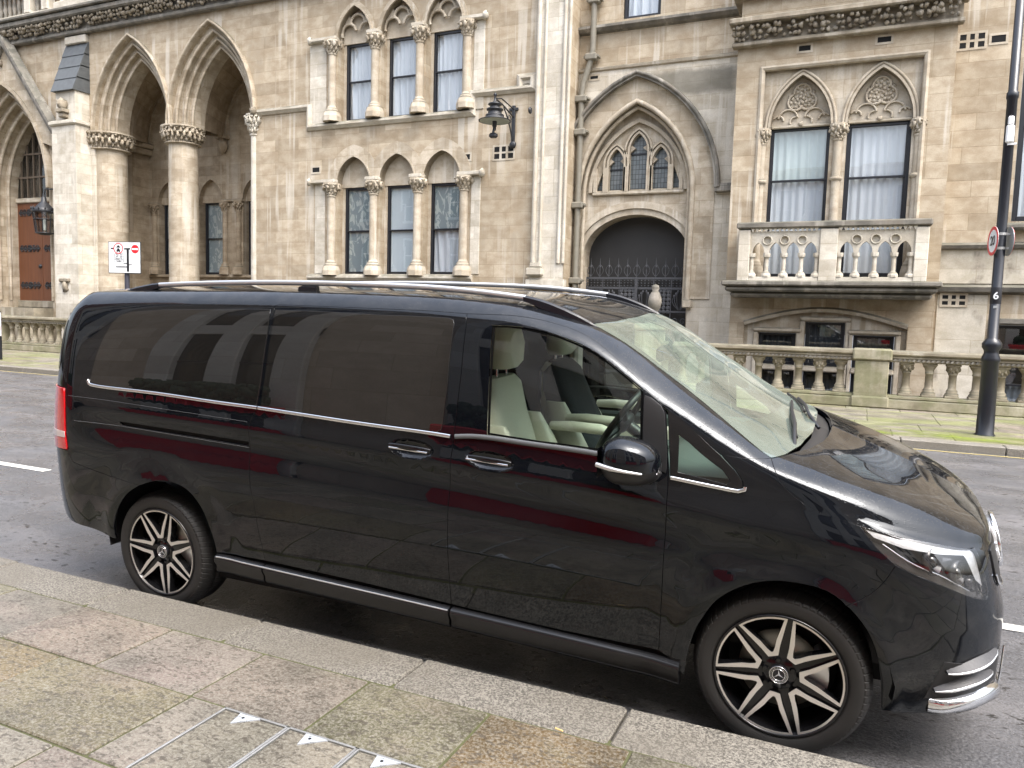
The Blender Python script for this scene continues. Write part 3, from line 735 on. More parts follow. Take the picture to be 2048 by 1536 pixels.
m.add([(-14.9, 18.0, 1.3), (-14.9, YP, 1.3), (-14.9, YP, 11.6), (-14.9, 18.0, 11.6)], [(3, 2, 1, 0)])
m.add([(-23.2, 17.0, 1.3), (-14.9, 17.0, 1.3), (-14.9, YP, 1.3), (-23.2, YP, 1.3)], [(0, 1, 2, 3)])
m.add([(-23.2, 18.0, 11.6), (-14.9, 18.0, 11.6), (-14.9, YP, 11.6), (-23.2, YP, 11.6)], [(3, 2, 1, 0)])
bpart(m, 'porch_inner_wall', S_INNER)
m = MB()
for cx, cb in ((P1, -21.15), (P2, -17.05)):
    A = arch(cx, PH, PS, PR); Bk = arch(cb, 2.0, PS + .2, 2.55); n = len(A); half = []
    v = [(x, 18.0, z) for x, z in A] + [(x, YP - .01, z) for x, z in Bk]
    m.add(v, [(i, i + 1, n + i + 1, n + i) for i in range(n - 1)], True)
bpart(m, 'porch_vault', S_INNER)
m = MB()
for cb in (-21.15, -17.05): bpart(ring(MB(), cb, 1.86, PS + .2, 2.45, .0, .2, YP - .14 + .004 * (cb > -20), YP + .02), 'porch_rib', S_INNER)
m.blob((-19.1, YP - .12, 8.05), (.20, .2, .32), 4, 8, 6, .15); m.box(-19.36, -18.84, YP - .28, YP, 8.30, 8.45); bpart(m, 'porch_corbel', S_INNER); m = MB()
m.box(-23.2, -23.0, 18.0, YP, 7.9, 8.15, .03); m.box(-23.2, -22.9, 18.0, YP, 8.15, 8.35, .03); bpart(m, 'porch_band', S_INNER); bpart(MB().box(-23.2, -14.9, YP - .10, YP, 3.0, 3.12, .02), 'porch_sill_course', S_INNER)
m = MB()
for x in BW[:3]:
    ring(m, x, .60, 5.98, .85, 0.0, .10, YP - .03, YP + .02); ring(m, x, .60, 5.98, .85, .10, .40, YP - .012, YP + .02)
    m.box(x - 1.12, x - .56, YP - .12, YP + .02, 5.92, 6.02, .02); m.box(x + .56, x + 1.12, YP - .12, YP + .02, 5.92, 6.02, .02)
    m.box(x - .60, x + .60, YP + .16, YP + .3, 5.95, 6.9)
bpart(m, 'porch_window_surround', S_INNER)
for k, x in enumerate(BW[:3]):
    for dx in (-.78, .78): bpart(column(MB(), x + dx, YP - .04, 3.12, 5.92, .105, True, .40, 1.9, 40 + k, 12), 'porch_colonnette', S_INNER)
    sash(x - .52, x + .52, 3.14, 5.96, YP + .22, .5, ('f', FILM), ('f', FILM), 50 + k, .07)

# ---- triple windows, two storeys
UP = [('c', CURTAIN), ('c', CURTAIN), ('c', CURTAIN)]
for k, x in enumerate(WX):
    sash(x - .53, x + .53, 7.78, 10.16, 17.32, .52, ('c', CURTAIN), ('g', CURTAIN), 60 + k, .075, 7)
lo = [(('f', FILM), ('f', FILM)), (('b', CURTAINB), ('b', CURTAINB)), (('f', FILM), ('g', CURTAIN))]
for k, x in enumerate(WX):
    sash(x - .53, x + .53, 3.0, 5.74, 17.32, .50, lo[k][0], lo[k][1], 70 + k, .075, 6)
m = MB()
for x in WX:
    for s_ in (-1, 1):
        for a_, b_ in ((2.93, 5.74), (7.74, 10.16)): bpart(MB().box(min(x + s_ * .52, x + s_ * .64), max(x + s_ * .52, x + s_ * .64), 17.30, 17.44, a_, b_), 'window_jamb', S_TRIM)
    bpart(MB().box(x - .64, x + .64, 17.27, 17.42, 5.74, 6.75), 'window_tympanum', S_TRIM); bpart(MB().box(x - .64, x + .64, 17.27, 17.42, 10.16, 11.3), 'window_tympanum', S_TRIM)
m = MB()
for x in WX:
    ring(m, x, .62, 5.84, .80, .0, .05, 16.97, 17.3); ring(m, x, .62, 5.84, .80, .05, .36, 16.985 - .004 * WX.index(x), 17.02)
    bpart(m, 'window_arch', S_TRIMB); m = MB(); ring(m, x, .62, 10.2, .98, .0, .07, 16.94, 17.3); ring(m, x, .62, 10.2, .98, .07, .16, 16.98, 17.02)
    bpart(m, 'window_arch', S_TRIMB); m = MB()
m = MB()   # trefoil cusps in the upper heads
for x in WX:
    for sx in (-1, 1):
        c = (x + sx * .33, 10.46); pts = [(c[0] + .27 * math.cos(t), c[1] + .27 * math.sin(t)) for t in [math.pi * (-.15 + 1.1 * i / 10) if sx > 0 else math.pi * (.05 + 1.1 * i / 10) for i in range(11)]]
        m.tube([(p[0], 17.16, p[1]) for p in pts], .05, 6)
    m.tube([(x + .26 * math.cos(math.pi * i / 10), 17.16, 10.74 + .25 * math.sin(math.pi * i / 10)) for i in range(11)], .05, 6)
    for sx in (-1, 1): m.prism([(x + sx * .62, 10.2), (x + sx * .62, 10.75), (x + sx * .30, 10.98), (x + sx * .22, 10.72), (x + sx * .42, 10.74), (x + sx * .56, 10.55)], 17.14, 17.22)
bpart(m, 'trefoil_tracery', S_TRIM)
for z0, z1, s0 in ((2.95, 5.84, 80), (7.74, 10.2, 90)):
    for k, x in enumerate((-11.83, -10.23, -8.645, -7.06)):
        bpart(column(MB(), x, 16.95, z0, z1, .125, True, .44, 2.25, s0 + k, 16), 'window_column', S_TRIM)
m = MB()
for z in (5.84, 10.2):
    for x0, x1, y in ((-12.62, -11.62, 16.80), (-7.27, -6.45, 16.80), (-10.45, -10.01, 16.74), (-8.865, -8.425, 16.74)):
        m = MB(); m.box(x0, x1, y, 17.02, z, z + .12, .025)
        if x0 < -12: m.blob((-12.62, 16.84, z + .06), (.10, .10, .12), 5, 7, 5, .3)
        if x1 > -7: m.blob((-6.45, 16.84, z + .06), (.10, .10, .12), 5, 7, 5, .3)
        bpart(m, 'impost', S_WASH)

m = MB()
for x0, x1, z0, z1 in ((-12.72, -12.08, 7.72, 10.2), (-6.86, -6.52, 7.72, 10.2), (-12.5, -12.1, 3.0, 5.84), (-6.85, -6.55, 3.0, 5.84)): bpart(MB().box(x0, x1, 16.97, 17.02, z0, z1, .01), 'pale_quoin', S_PALE)
m = MB()
course(m, [(-14.95, 8.27), (-12.75, 8.27), (-12.75, 7.63), (-6.86, 7.63), (-6.86, 8.15), (-4.97, 8.15), (-4.97, 8.48), (-5.38, 8.48), (-5.38, 8.20)], STRING, Y0)
course(m, [(-12.75, 2.87), (-6.75, 2.87)], STRING, Y0)
m.box(-5.3, -5.05, 16.95, 17.01, 8.27, 8.40, .02)
bpart(m, 'string_course', S_WASH)
for a in ((-12.62, -12.34, 6.23, 6.38), (-7.20, -6.92, 6.32, 6.47)): vent(*a, Y0)
vent(-6.14, -5.54, 6.28, 6.62, Y0, 3, 2)

# corner pilaster with roll mouldings
m = MB(); m.box(-4.86, -3.875, 16.86, 17.1, 2.86, 16.2); bpart(m, 'corner_pilaster', S_PALE)
m = MB()
for x, r in ((-4.78, .07), (-4.58, .045), (-4.02, .06), (-3.88, .05)): m.tube([(x, 16.85, 3.3), (x, 16.85, 16.0)], r, 8)
m.box(-4.95, -4.45, 16.72, 17.0, 2.95, 3.18, .04); m.box(-4.98, -3.8, 16.78, 17.0, 2.60, 2.86, .03); m.box(-4.85, -4.5, 16.76, 17.0, 3.18, 3.32, .03)
bpart(m, 'pilaster_moulding', S_WASH)

# ---- buttress with slate weathering
m = MB(); m.box(-24.15, -22.85, 16.30, 17.1, -2.4, 8.40); m.box(-24.05, -23.0, 16.42, 17.1, 8.40, 9.75)
m.box(-22.85, -22.66, 16.9, 17.15, -2.4, 8.2)
bpart(m, 'buttress', S_PALE)
m = MB()
for k in range(4):
    z0 = 9.62 + k * .46; y0 = 16.33 + k * .16
    m.add([(-24.15, y0 - .05, z0), (-22.95, y0 - .05, z0), (-22.95, y0 + .15, z0 + .50), (-24.15, y0 + .15, z0 + .50), (-24.15, 17.1, z0), (-22.95, 17.1, z0), (-22.95, 17.1, z0 + .5), (-24.15, 17.1, z0 + .5)],
          [(0, 1, 2, 3), (0, 4, 5, 1), (1, 5, 6, 2), (0, 3, 7, 4)])
bpart(m, 'buttress_slates', SLATE)
bpart(MB().box(-24.25, -22.78, 16.2, 17.05, 8.36, 8.54, .05), 'buttress_string', S_WASH); bpart(MB().box(-24.1, -22.95, 16.84, 17.05, 11.46, 11.75, .03), 'buttress_cap', S_WASH); m = MB()
m.box(-23.72, -23.32, 16.14, 16.45, 8.80, 8.95, .03); m.blob((-23.52, 16.26, 9.12), (.17, .17, .22), 12, 8, 6, .3); m.box(-23.66, -23.38, 16.2, 16.45, 8.64, 8.80, .03); bpart(m, 'buttress_carving', S_FRIEZE); m = MB()
m.box(-23.85, -23.3, 16.2, 16.32, 2.62, 2.75, .03); m.blob((-23.57, 16.28, 2.45), (.17, .1, .2), 5, 8, 6, .3)
bpart(m, 'buttress_carving', S_FRIEZE)

# ---- entrance: stepped arch, gable, oak door
m = MB()
for d0, d1, y0 in ((.75, 1.0, 17.10), (.5, .75, 17.38), (.25, .5, 17.66), (.0, .25, 17.94)): ring(m, EX, EH, ES, ER, d0, d1, y0, 18.34, 1.6)
for d, y, r in ((.77, 17.11, .07), (.52, 17.39, .07), (.27, 17.67, .07), (.03, 17.95, .06)): roll(m, EX, EH, ES, ER, d, y, r, 1.9)
ring(m, EX, EH, ES, ER, 1.0, 1.14, 16.74, 17.02)
bpart(m, 'entrance_arch', S_TRIMB)
m = MB(); gx = -27.45
gab = [(gx - 2.9, 7.7), (gx - 2.9, 8.35), (gx, 12.0), (gx + 2.9, 8.35), (gx + 2.9, 7.7)]
wall(m, gab[:1] + [(gx - 2.9, 8.35), (gx, 11.95), (gx + 2.9, 8.35), (gx + 2.9, 7.7)] + arch(EX, EH, ES, ER, 1.12)[::-1][4:-4], [], 16.78, 0, .3)
bpart(m, 'entrance_gable', S_TRIMB)
m = MB(); course(m, [(gx - 2.9, 8.3), (gx, 12.0), (gx + 2.9, 8.3)], [(-.05, -.16), (.16, -.14), (.22, .0), (.22, .10), (-.05, .22)], 16.78)
bpart(m, 'gable_coping', S_DARK)
m = MB()
for k in range(9):
    t = k / 9; m.blob((gx - 2.4 + 2.4 * t, 16.74, 8.65 + 3.2 * t - .32), (.13, .09, .15), k, 7, 5, .35)
bpart(m, 'gable_carving', S_FRIEZE)
dr = MB(); dr.box(-29.3, -27.77, 18.30, 18.40, 1.9, 6.0); dr.box(-27.75, -26.2, 18.30, 18.40, 1.9, 6.0); door = bpart(dr, 'oak_door', OAK)
def scroll(x, z, s):
    h = MB()
    for sx in (-1, 1):
        for q in range(3):
            c = (x + sx * (.12 + q * .27) * s, z)
            for sz in (-1, 1):
                h.tube([(c[0] + sx * s * .20 * t * math.cos(4.2 * t + .3), 18.285, c[1] + sz * (.03 + s * .24 * t * math.sin(3.6 * t))) for t in [i / 12 for i in range(13)]], [.026 - .012 * i / 12 for i in range(13)], 5)
    h.box(x - .78 * s, x + .78 * s, 18.275, 18.30, z - .035, z + .035, .008); bpart(h, 'hinge_strap', IRON, door)
for z in (2.55, 4.1, 5.6): scroll(-28.55, z, .85); scroll(-27.0, z, .85)
h = MB(); h.lathe([(.0, 18.22), (.07, 18.24), (.09, 18.30)], (-27.9, 0, 3.35), 12, 'y'); bpart(h, 'door_knob', IRON, door)
bpart(MB().box(-29.35, -26.15, 18.22, 18.42, 6.0, 6.2, .03), 'door_transom', S_TRIM); bpart(MB().box(-29.35, -26.15, 18.2, 18.42, 1.6, 1.9, .03), 'door_sill', S_BALUS); m = MB()
for x in [-29.0 + .40 * k for k in range(7)]: m.box(x - .03, x + .03, 18.28, 18.36, 6.2, 9.3)
for z in (7.05, 8.0): m.box(-29.35, -26.15, 18.27, 18.36, z - .035, z + .035)
fl = bpart(m, 'fanlight', plain('fanlight_timber', (.13, .10, .07), .6))
bpart(MB().add([(-29.35, 18.335, 6.1), (-26.1, 18.33, 6.1), (-26.1, 18.33, 9.4), (-29.35, 18.33, 9.4)], [(0, 1, 2, 3)]), 'pane', G_WIN, fl)
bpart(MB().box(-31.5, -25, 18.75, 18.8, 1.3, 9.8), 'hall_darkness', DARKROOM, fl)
m = MB(); m.box(-30.2, -25.3, 16.2, 18.5, 1.2, 1.6); m.box(-30.2, -25.0, 15.7, 16.2, .85, 1.3); m.box(-30.2, -25, 15.5, 18.4, -2.4, .85); bpart(m, 'entrance_step', S_BALUS)

# ---- long carved cornice and balcony over the left part
m = MB(); m.box(-46, -3.9, 16.78, 17.02, 11.78, 11.95, .04); m.box(-46, -3.9, 16.48, 17.02, 12.30, 12.52, .05); m.box(-46, -3.9, 16.40, 17.02, 12.52, 12.64, .03)
m.box(-46, -3.9, 16.82, 17.02, 11.95, 12.30)
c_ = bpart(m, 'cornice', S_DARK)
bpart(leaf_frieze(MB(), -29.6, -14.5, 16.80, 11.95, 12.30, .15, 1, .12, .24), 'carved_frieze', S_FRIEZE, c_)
m = MB(); m.box(-46, -24.3, 16.6, 16.95, 12.64, 12.78, .03); m.box(-46, -24.3, 16.62, 16.92, 13.62, 13.80, .04)
for x in (-27.95, -25.85, -24.85): m.box(x - .17, x + .17, 16.6, 16.94, 12.78, 13.62, .02)
ub = bpart(m, 'upper_balustrade', S_PALE)
x = -27.6
while x < -24.9:
    if abs(x + 25.85) > .2:
        bpart(MB().lathe([(.08, 12.78), (.08, 12.84), (.05, 12.9), (.085, 13.1), (.05, 13.4), (.08, 13.52), (.08, 13.62)], (x, 16.77, 0), 12), 'baluster', S_DARK, ub)
    x += .27
m = MB(); m.box(-24.3, -20.2, 16.55, 17.0, 12.64, 12.95, .05); m.box(-24.1, -20.4, 16.68, 17.0, 12.95, 13.6, .03); m.box(-22.6, -22.2, 16.5, 17, 12.9, 14); bpart(m, 'upper_plinth', S_PALE)

# ---- recessed gateway bay
GX, GS = -2.15, 5.3
gh = arch_hole(GX, 1.6, GS, 2.41, -2.0)
m = wall(MB(), [(-3.88, 8.6), (.62, 8.6), (.62, 16.2), (-3.88, 16.2)], [[(-2.68, 9.92), (-1.62, 9.92), (-1.62, 12.2), (-2.68, 12.2)]], YG, .3); bpart(m, 'gateway_upper_wall', S_WALL)
m = MB(); vv, tr = cdt([(-3.88, -2.4), (GX + 1.6, -2.4), (GX + 1.6, GS)] + arch(GX, 1.6, GS, 2.41)[::-1] + [(-3.75, GS), (-3.75, -2.39)][:0] + [(-3.88, GS)])
m = wall(MB(), [(-4.4, -2.4), (.62, -2.4), (.62, 8.6), (-4.4, 8.6)], [gh], YG, .42); bpart(m, 'gateway_wall', S_GATE)
m = MB(); ring(m, GX, 1.6, GS, 2.41, .02, .58, YG - .03, YG + .03, 2.4); bpart(m, 'gateway_voussoirs', S_TRIMB)
m = MB(); ring(m, GX, 1.6, GS, 2.41, .58, .72, YG - .2, YG + .01); roll(m, GX, 1.6, GS, 2.41, .68, YG - .2, .055)
m.box(.05, .62, YG - .2, YG + .01, GS - .12, GS + .04, .02); m.box(GX + 2.18, .62, YG - .16, YG, GS + .04, GS + .1)
course(m, [(-3.88, 9.72), (.62, 9.72)], [(-.02, -.12), (.10, -.08), (.2, .0), (.2, .06), (-.02, .16)], YG)
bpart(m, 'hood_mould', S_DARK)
m = MB(); course(m, [(-3.88, 8.66), (.62, 8.66)], [(-.02, -.06), (.05, -.03), (.07, .03), (-.02, .08)], YG)
roll(m, GX, 1.6, GS, 2.41, .0, YG - .03, .075, 2.35); roll(m, GX, 1.6, GS, 2.41, -.12, YG + .12, .055, 2.35)
for x in (GX - 1.6, GX + 1.6): m.box(x - .12, x + .12, YG - .14, YG + .1, 2.15, 2.38, .03)
bpart(m, 'gateway_moulding', S_TRIM)
# tympanum with three lancets over the round gate arch
YT = YG + .36
def ell(cx, half, spring, rise, d=0, n=24): return [(cx - (half + d) * math.cos(math.pi * i / n), spring + (rise + d) * math.sin(math.pi * i / n)) for i in range(n + 1)]
ga = [(GX - 1.50, -2.0)] + ell(GX, 1.50, 3.62, 1.10) + [(GX + 1.50, -2.0)]
lan = [arch_hole(GX, .25, 6.45, .48, 5.42), arch_hole(GX - .62, .22, 6.12, .42, 5.42), arch_hole(GX + .62, .22, 6.12, .42, 5.42),
       [(GX - 1.22, 5.42), (GX - .96, 5.42), (GX - .96, 6.10)], [(GX + 1.22, 5.42), (GX + .96, 5.42), (GX + .96, 6.10)][::-1]]
m = wall(MB(), [(GX - 1.7, -2.0), (GX + 1.7, -2.0), (GX + 1.7, 8.0), (GX - 1.7, 8.0)], [ga] + lan, YT, [.5] + [.16] * 5); bpart(m, 'gateway_tympanum', S_TRIMB)
m = MB(); m.strip(ell(GX, 1.5, 3.62, 1.10, .0), ell(GX, 1.5, 3.62, 1.10, .17), YT - .05, YT + .02); m.strip(ell(GX, 1.5, 3.62, 1.10, .17), ell(GX, 1.5, 3.62, 1.10, .36), YT - .10, YT + .02)
ring(m, GX, 1.30, 5.36, 1.86, .0, .10, YT - .10, YT + .02)
for cx, hw, sp, rs in ((GX, .25, 6.45, .48), (GX - .62, .22, 6.12, .42), (GX + .62, .22, 6.12, .42)):
    ring(m, cx, hw, sp, rs, .0, .055, YT - .07, YT + .01, 5.36)
    ring(m, cx, hw + .10, sp, rs + .10, .0, .05, YT - .09, YT + .01, 5.36)
    for sx in (-1, 1): m.prism([(cx + sx * hw, sp - .02), (cx + sx * hw, sp + .20), (cx + sx * hw * .42, sp + .10)], YT + .02, YT + .1)
for x in (GX - 1.22, GX - .36, GX + .36, GX + 1.22, GX - .9, GX + .9): m.box(x - .055, x + .055, YT - .09, YT + .01, 5.36, 6.05, .015)
m.box(GX - 1.3, GX + 1.3, YT - .09, YT + .01, 5.27, 5.38, .03)
bpart(m, 'gateway_tracery', S_TRIM)
LEADG = NT('leaded_glass'); _P = LEADG.pos(); _b = LEADG.node('ShaderNodeTexBrick', offset=0.0); _sx = LEADG.node('ShaderNodeSeparateXYZ'); LEADG.w(_P, _sx.inputs[0]); _c = LEADG.node('ShaderNodeCombineXYZ'); LEADG.w(_sx.outputs[0], _c.inputs[0]); LEADG.w(_sx.outputs[2], _c.inputs[1]); LEADG.w(_c.outputs[0], _b.inputs['Vector'])
for k_, v_ in (('Scale', 1.0), ('Brick Width', .09), ('Row Height', .13), ('Mortar Size', .007)): _b.inputs[k_].default_value = v_
_b.inputs['Color1'].default_value = (.10, .115, .12, 1); _b.inputs['Color2'].default_value = (.155, .17, .175, 1); _b.inputs['Mortar'].default_value = (.03, .03, .03, 1)
LEADG.w(_b.outputs['Color'], LEADG.p.inputs['Base Color']); LEADG.set(Roughness=.12)
for k, (a, b, z1) in enumerate(((GX - .28, GX + .28, 7.0), (GX - .87, GX - .37, 6.6), (GX + .37, GX + .87, 6.6), (GX - 1.25, GX - .93, 6.2), (GX + .93, GX + 1.25, 6.2))):
    w = bpart(MB().box(a, b, YT + .12, YT + .14, 5.38, z1), 'leaded_light', LEADG.m)
    if k < 3: bpart(MB().box(a, b, YT + .09, YT + .12, z1 - .62, z1 - .58), 'glazing_bar', BLACKP, w)
bpart(MB().box(GX - 1.75, GX + 1.75, YT + .56, YT + .62, -2.4, 5.0), 'gate_backing', GATEBOARD)
# iron gate
g = MB(); yg = YT + .30; x0, x1 = GX - 1.5, GX + 1.5
for z, t in ((2.98, .030), (2.70, .030), (2.05, .025), (.3, .03)): g.box(x0, x1, yg - .02, yg + .02, z - t, z + t)
g.box(GX - .04, GX + .04, yg - .03, yg + .03, .2, 3.0)
gate = bpart(g, 'iron_gate', IRONG); sp = MB(); n = 11
for k in range(n):
    x = x0 + .13 + k * (x1 - x0 - .26) / (n - 1)
    sp.tube([(x, yg, 3.0), (x, yg, 3.42), (x, yg, 3.56)], [.014, .012, .002], 6); sp.blob((x, yg, 3.30), (.03, .03, .05), k, 6, 4, 0)
    for s in (-1, 1): sp.tube([(x + s * .10 * math.sin(math.pi * t), yg, 3.02 + .36 * t) for t in [i / 10 for i in range(11)]], .009, 5)
bpart(sp, 'gate_spike', IRONG, gate)
sc = MB()
for k in range(6):
    cx = x0 + .25 + k * .5
    if k % 2 == 0:
        for i in range(4):
            for j in range(6):
                sc.lathe([(.045, yg - .01), (.06, yg - .006), (.06, yg + .006), (.045, yg + .01)], (cx - .18 + .12 * i, 0, 2.62 - .115 * j), 8, 'y')
    else:
        for s in (-1, 1):
            for q in range(3):
                sc.tube([(cx + s * (.02 + (.06 + .06 * q) * math.sin(2.6 * t)), yg, 2.1 + (.42 + .07 * (2 - q)) * t) for t in [i / 10 for i in range(11)]], .012, 5)
                sc.blob((cx + s * (.05 + .055 * q), yg, 2.60 - .06 * q), (.028, .015, .05), q, 6, 4, 0)
    for q in range(6):
        zz = 1.78 - q * .26
        for s in (-1, 1): sc.tube([(cx + s * .105 + .09 * (1 - t * .75) * math.cos(7.5 * t) * s, yg, zz + .10 * (1 - t * .75) * math.sin(7.5 * t)) for t in [i / 16 for i in range(17)]], .012, 5)
    for zz in (2.765, 2.84, 2.915):
        for i in range(5): sc.lathe([(.0, yg - .014), (.02, yg - .01), (.02, yg)], (cx - .2 + .1 * i, 0, zz), 6, 'y')
    sc.box(cx - .26, cx - .235, yg - .015, yg + .015, .3, 2.98)
bpart(sc, 'gate_scrollwork', IRONG, gate)
sash(-2.66, -1.64, 9.94, 12.2, YG + .14, .5, None, ('g', CURTAIN), 101)
# rainwater pipe in the corner
dp = MB(); dp.tube([(-3.42, 17.42, 16), (-3.42, 17.42, 9.2), (-3.46, 17.42, 8.9), (-3.66, 17.42, 8.3), (-3.70, 17.42, 8.0), (-3.70, 17.42, 2.3)], .085, 10)
for z, x in ((10.45, -3.42), (8.95, -3.45), (7.85, -3.70), (6.95, -3.70), (4.95, -3.70), (2.85, -3.70)): dp.box(x - .17, x + .17, 17.30, 17.54, z - .09, z + .09, .03); dp.box(x - .22, x + .22, 17.36, 17.56, z - .02, z + .05, .01)
bpart(dp, 'rainwater_pipe', LEADPIPE)
vent(-3.52, -3.3, 8.42, 8.50, YG)

# ---- projecting bay with balcony
m = wall(MB(), [(.60, 2.7), (5.27, 2.7), (5.27, 8.5), (.60, 8.5)], [[(1.2, 2.75), (4.72, 2.75), (4.72, 7.9), (1.2, 7.9)]], YB, .12, 1.1)
wall(m, [(.66, 8.95), (5.22, 8.95), (5.22, 9.55), (.66, 9.55)], [], YB - .05, 0, 1.2); wall(m, [(.8, 9.7), (5.1, 9.7), (5.1, 16.2), (.8, 16.2)], [], YB + .1, 0, 1.2)
wall(m, [(.72, -2.4), (5.22, -2.4), (5.22, 2.6), (.72, 2.6)], [[(1.08, -2.3), (1.08, 1.80)] + [(1.08 + 3.64 * i / 16, 1.80 + .36 * math.sin(math.pi * i / 16)) for i in range(1, 16)] + [(4.72, 1.80), (4.72, -2.3)]], YB + .1, .12, 1.0)
bpart(m, 'bay_wall', S_WALL)
WB = (2.12, 3.84)
m = wall(MB(), [(1.15, 2.72), (4.78, 2.72), (4.78, 7.95), (1.15, 7.95)], [arch_hole(x, .68, 6.52, 1.18, 2.8) for x in WB], YB + .12, .3)
wall(m, [(1.0, -2.35), (4.8, -2.35), (4.8, 2.2), (1.0, 2.2)], [[(a, -.9), (b, -.9), (b, z), (a, z)] for a, b, z in ((1.42, 2.30, 1.58), (2.50, 3.40, 1.87), (3.58, 4.48, 1.58))], YB + .22, .25)
bpart(m, 'bay_inner_wall', S_TRIMB)
m = MB()
for x in WB:
    ring(m, x, .68, 6.52, 1.18, .0, .05, YB + .06, YB + .4); ring(m, x, .68, 6.52, 1.18, .05, .14, YB + .09, YB + .14); roll(m, x, .68, 6.52, 1.18, .10, YB + .09, .035)
    m.box(x - .7, x + .7, YB + .30, YB + .42, 6.56, 7.75); m.box(x - .68, x + .68, YB + .24, YB + .32, 6.52, 6.60, .02)
    bpart(m, 'bay_window_arch', S_TRIM); m = MB()
bpart(m, 'bay_window_arch', S_TRIM) if False else None; m = MB(); course(m, [(1.2, 4.2), (1.2, 7.9), (4.72, 7.9), (4.72, 4.2)], [(-.02, -.07), (.03, -.05), (.06, .0), (.03, .05), (-.02, .06)], YB)
bpart(m, 'label_moulding', S_TRIM); m = MB()
pts = [(1.08, 1.2), (1.08, 1.80)] + [(1.08 + 3.64 * i / 16, 1.80 + .36 * math.sin(math.pi * i / 16)) for i in range(1, 16)] + [(4.72, 1.80), (4.72, 1.2)]
course(m, pts[1:-1], [(-.02, -.06), (.05, -.05), (.08, .02), (-.02, .08)], YB + .1)
for a, b, z in ((1.42, 2.30, 1.58), (2.50, 3.40, 1.87), (3.58, 4.48, 1.58)):
    if a < 2: bpart(m, 'segmental_moulding', S_TRIM)
    m = MB(); m.box(a - .12, b + .12, YB + .12, YB + .24, z + .02, z + .13, .03); m.box(a - .02, b + .02, YB + .14, YB + .4, .66, .80, .03); m.box(a - .12, a - .01, YB + .16, YB + .24, -.9, z + .02, .02); m.box(b + .01, b + .12, YB + .16, YB + .24, -.9, z + .02, .02); bpart(m, 'basement_window_surround', S_TRIM)
for k, x in enumerate(WB):     # carved heads
    m = MB(); cz = 7.20; y = YB + .27
    for a in (90, 210, 330):
        c = (x + .15 * math.cos(math.radians(a)), cz + .15 * math.sin(math.radians(a)))
        m.tube([(c[0] + .19 * math.cos(t), y, c[1] + .19 * math.sin(t)) for t in [math.radians(a) + (-1.75 + 3.5 * i / 14) for i in range(15)]], .028, 6)
    for q in range(34):
        t = q * 2.4; r = .30 * math.sqrt((q + .5) / 34); m.blob((x + r * math.cos(t), y + .025, cz + r * math.sin(t)), (.045, .035, .045), q + 40 * k, 6, 4, .45)
    for s in (-1, 1):
        for (cx, cz2, r, a0, a1) in ((x + s * .30, 6.74, .22, .1, 3.0), (x + s * .52, 6.70, .12, .6, 3.1), (x + s * .13, 6.66, .12, -.4, 1.6)):
            m.tube([(cx + r * math.cos(t) * s, y, cz2 + r * math.sin(t)) for t in [a0 + (a1 - a0) * i / 10 for i in range(11)]], .026, 6)
    m.blob((x, y - .03, 6.60), (.06, .05, .06), k, 7, 5, .3)
    bpart(m, 'carved_tympanum', S_TRIM)
for k, x in enumerate((1.28, 2.98, 4.66)):
    m = column(MB(), x, YB + .10, 2.9, 6.50, .085 if k != 1 else .10, True, .40, 2.0, 120 + k, 14); m.lathe([(.09, 5.18), (.14, 5.22), (.14, 5.27), (.09, 5.31)], (x, YB + .10, 0), 14)
    bpart(m, 'bay_colonnette', S_TRIM)
sash(1.425, 2.815, 2.95, 6.54, YB + .34, .65, ('c', CURTAING), ('c', CURTAIN), 130, .07, 8)
sash(3.145, 4.535, 2.95, 6.54, YB + .34, .65, ('c', CURTAIN), ('c', CURTAIN), 133, .09, 8)
for k, (a, b, z) in enumerate(((1.42, 2.30, 1.58), (2.50, 3.40, 1.87), (3.58, 4.48, 1.58))):
    sash(a + .01, b - .01, .80, z - .01, YB + .36, .02, ('c', plain('dim_curtain', (.035, .04, .045), .9)), None, 140 + k, .06, 6); sash(a + .01, b - .01, -.88, .66, YB + .36, .02, ('c', MATS['dim_curtain'] if 'dim_curtain' in MATS else CURTAING), None, 144 + k, .05, 6)
m = MB(); m.box(.42, 5.45, 16.12, 16.62, 8.88, 9.02, .03); m.box(.48, 5.38, 16.35, 16.6, 8.42, 8.52, .02); m.box(.52, 5.34, 16.42, 16.62, 8.5, 8.9); m.box(.46, 5.42, 16.28, 17.5, 9.52, 9.72, .04)
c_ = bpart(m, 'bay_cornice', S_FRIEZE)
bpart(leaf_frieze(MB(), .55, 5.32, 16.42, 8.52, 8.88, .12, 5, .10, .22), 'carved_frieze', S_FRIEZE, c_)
vent(2.0, 2.26, 8.22, 8.34, YB); vent(3.68, 3.96, 8.22, 8.34, YB)
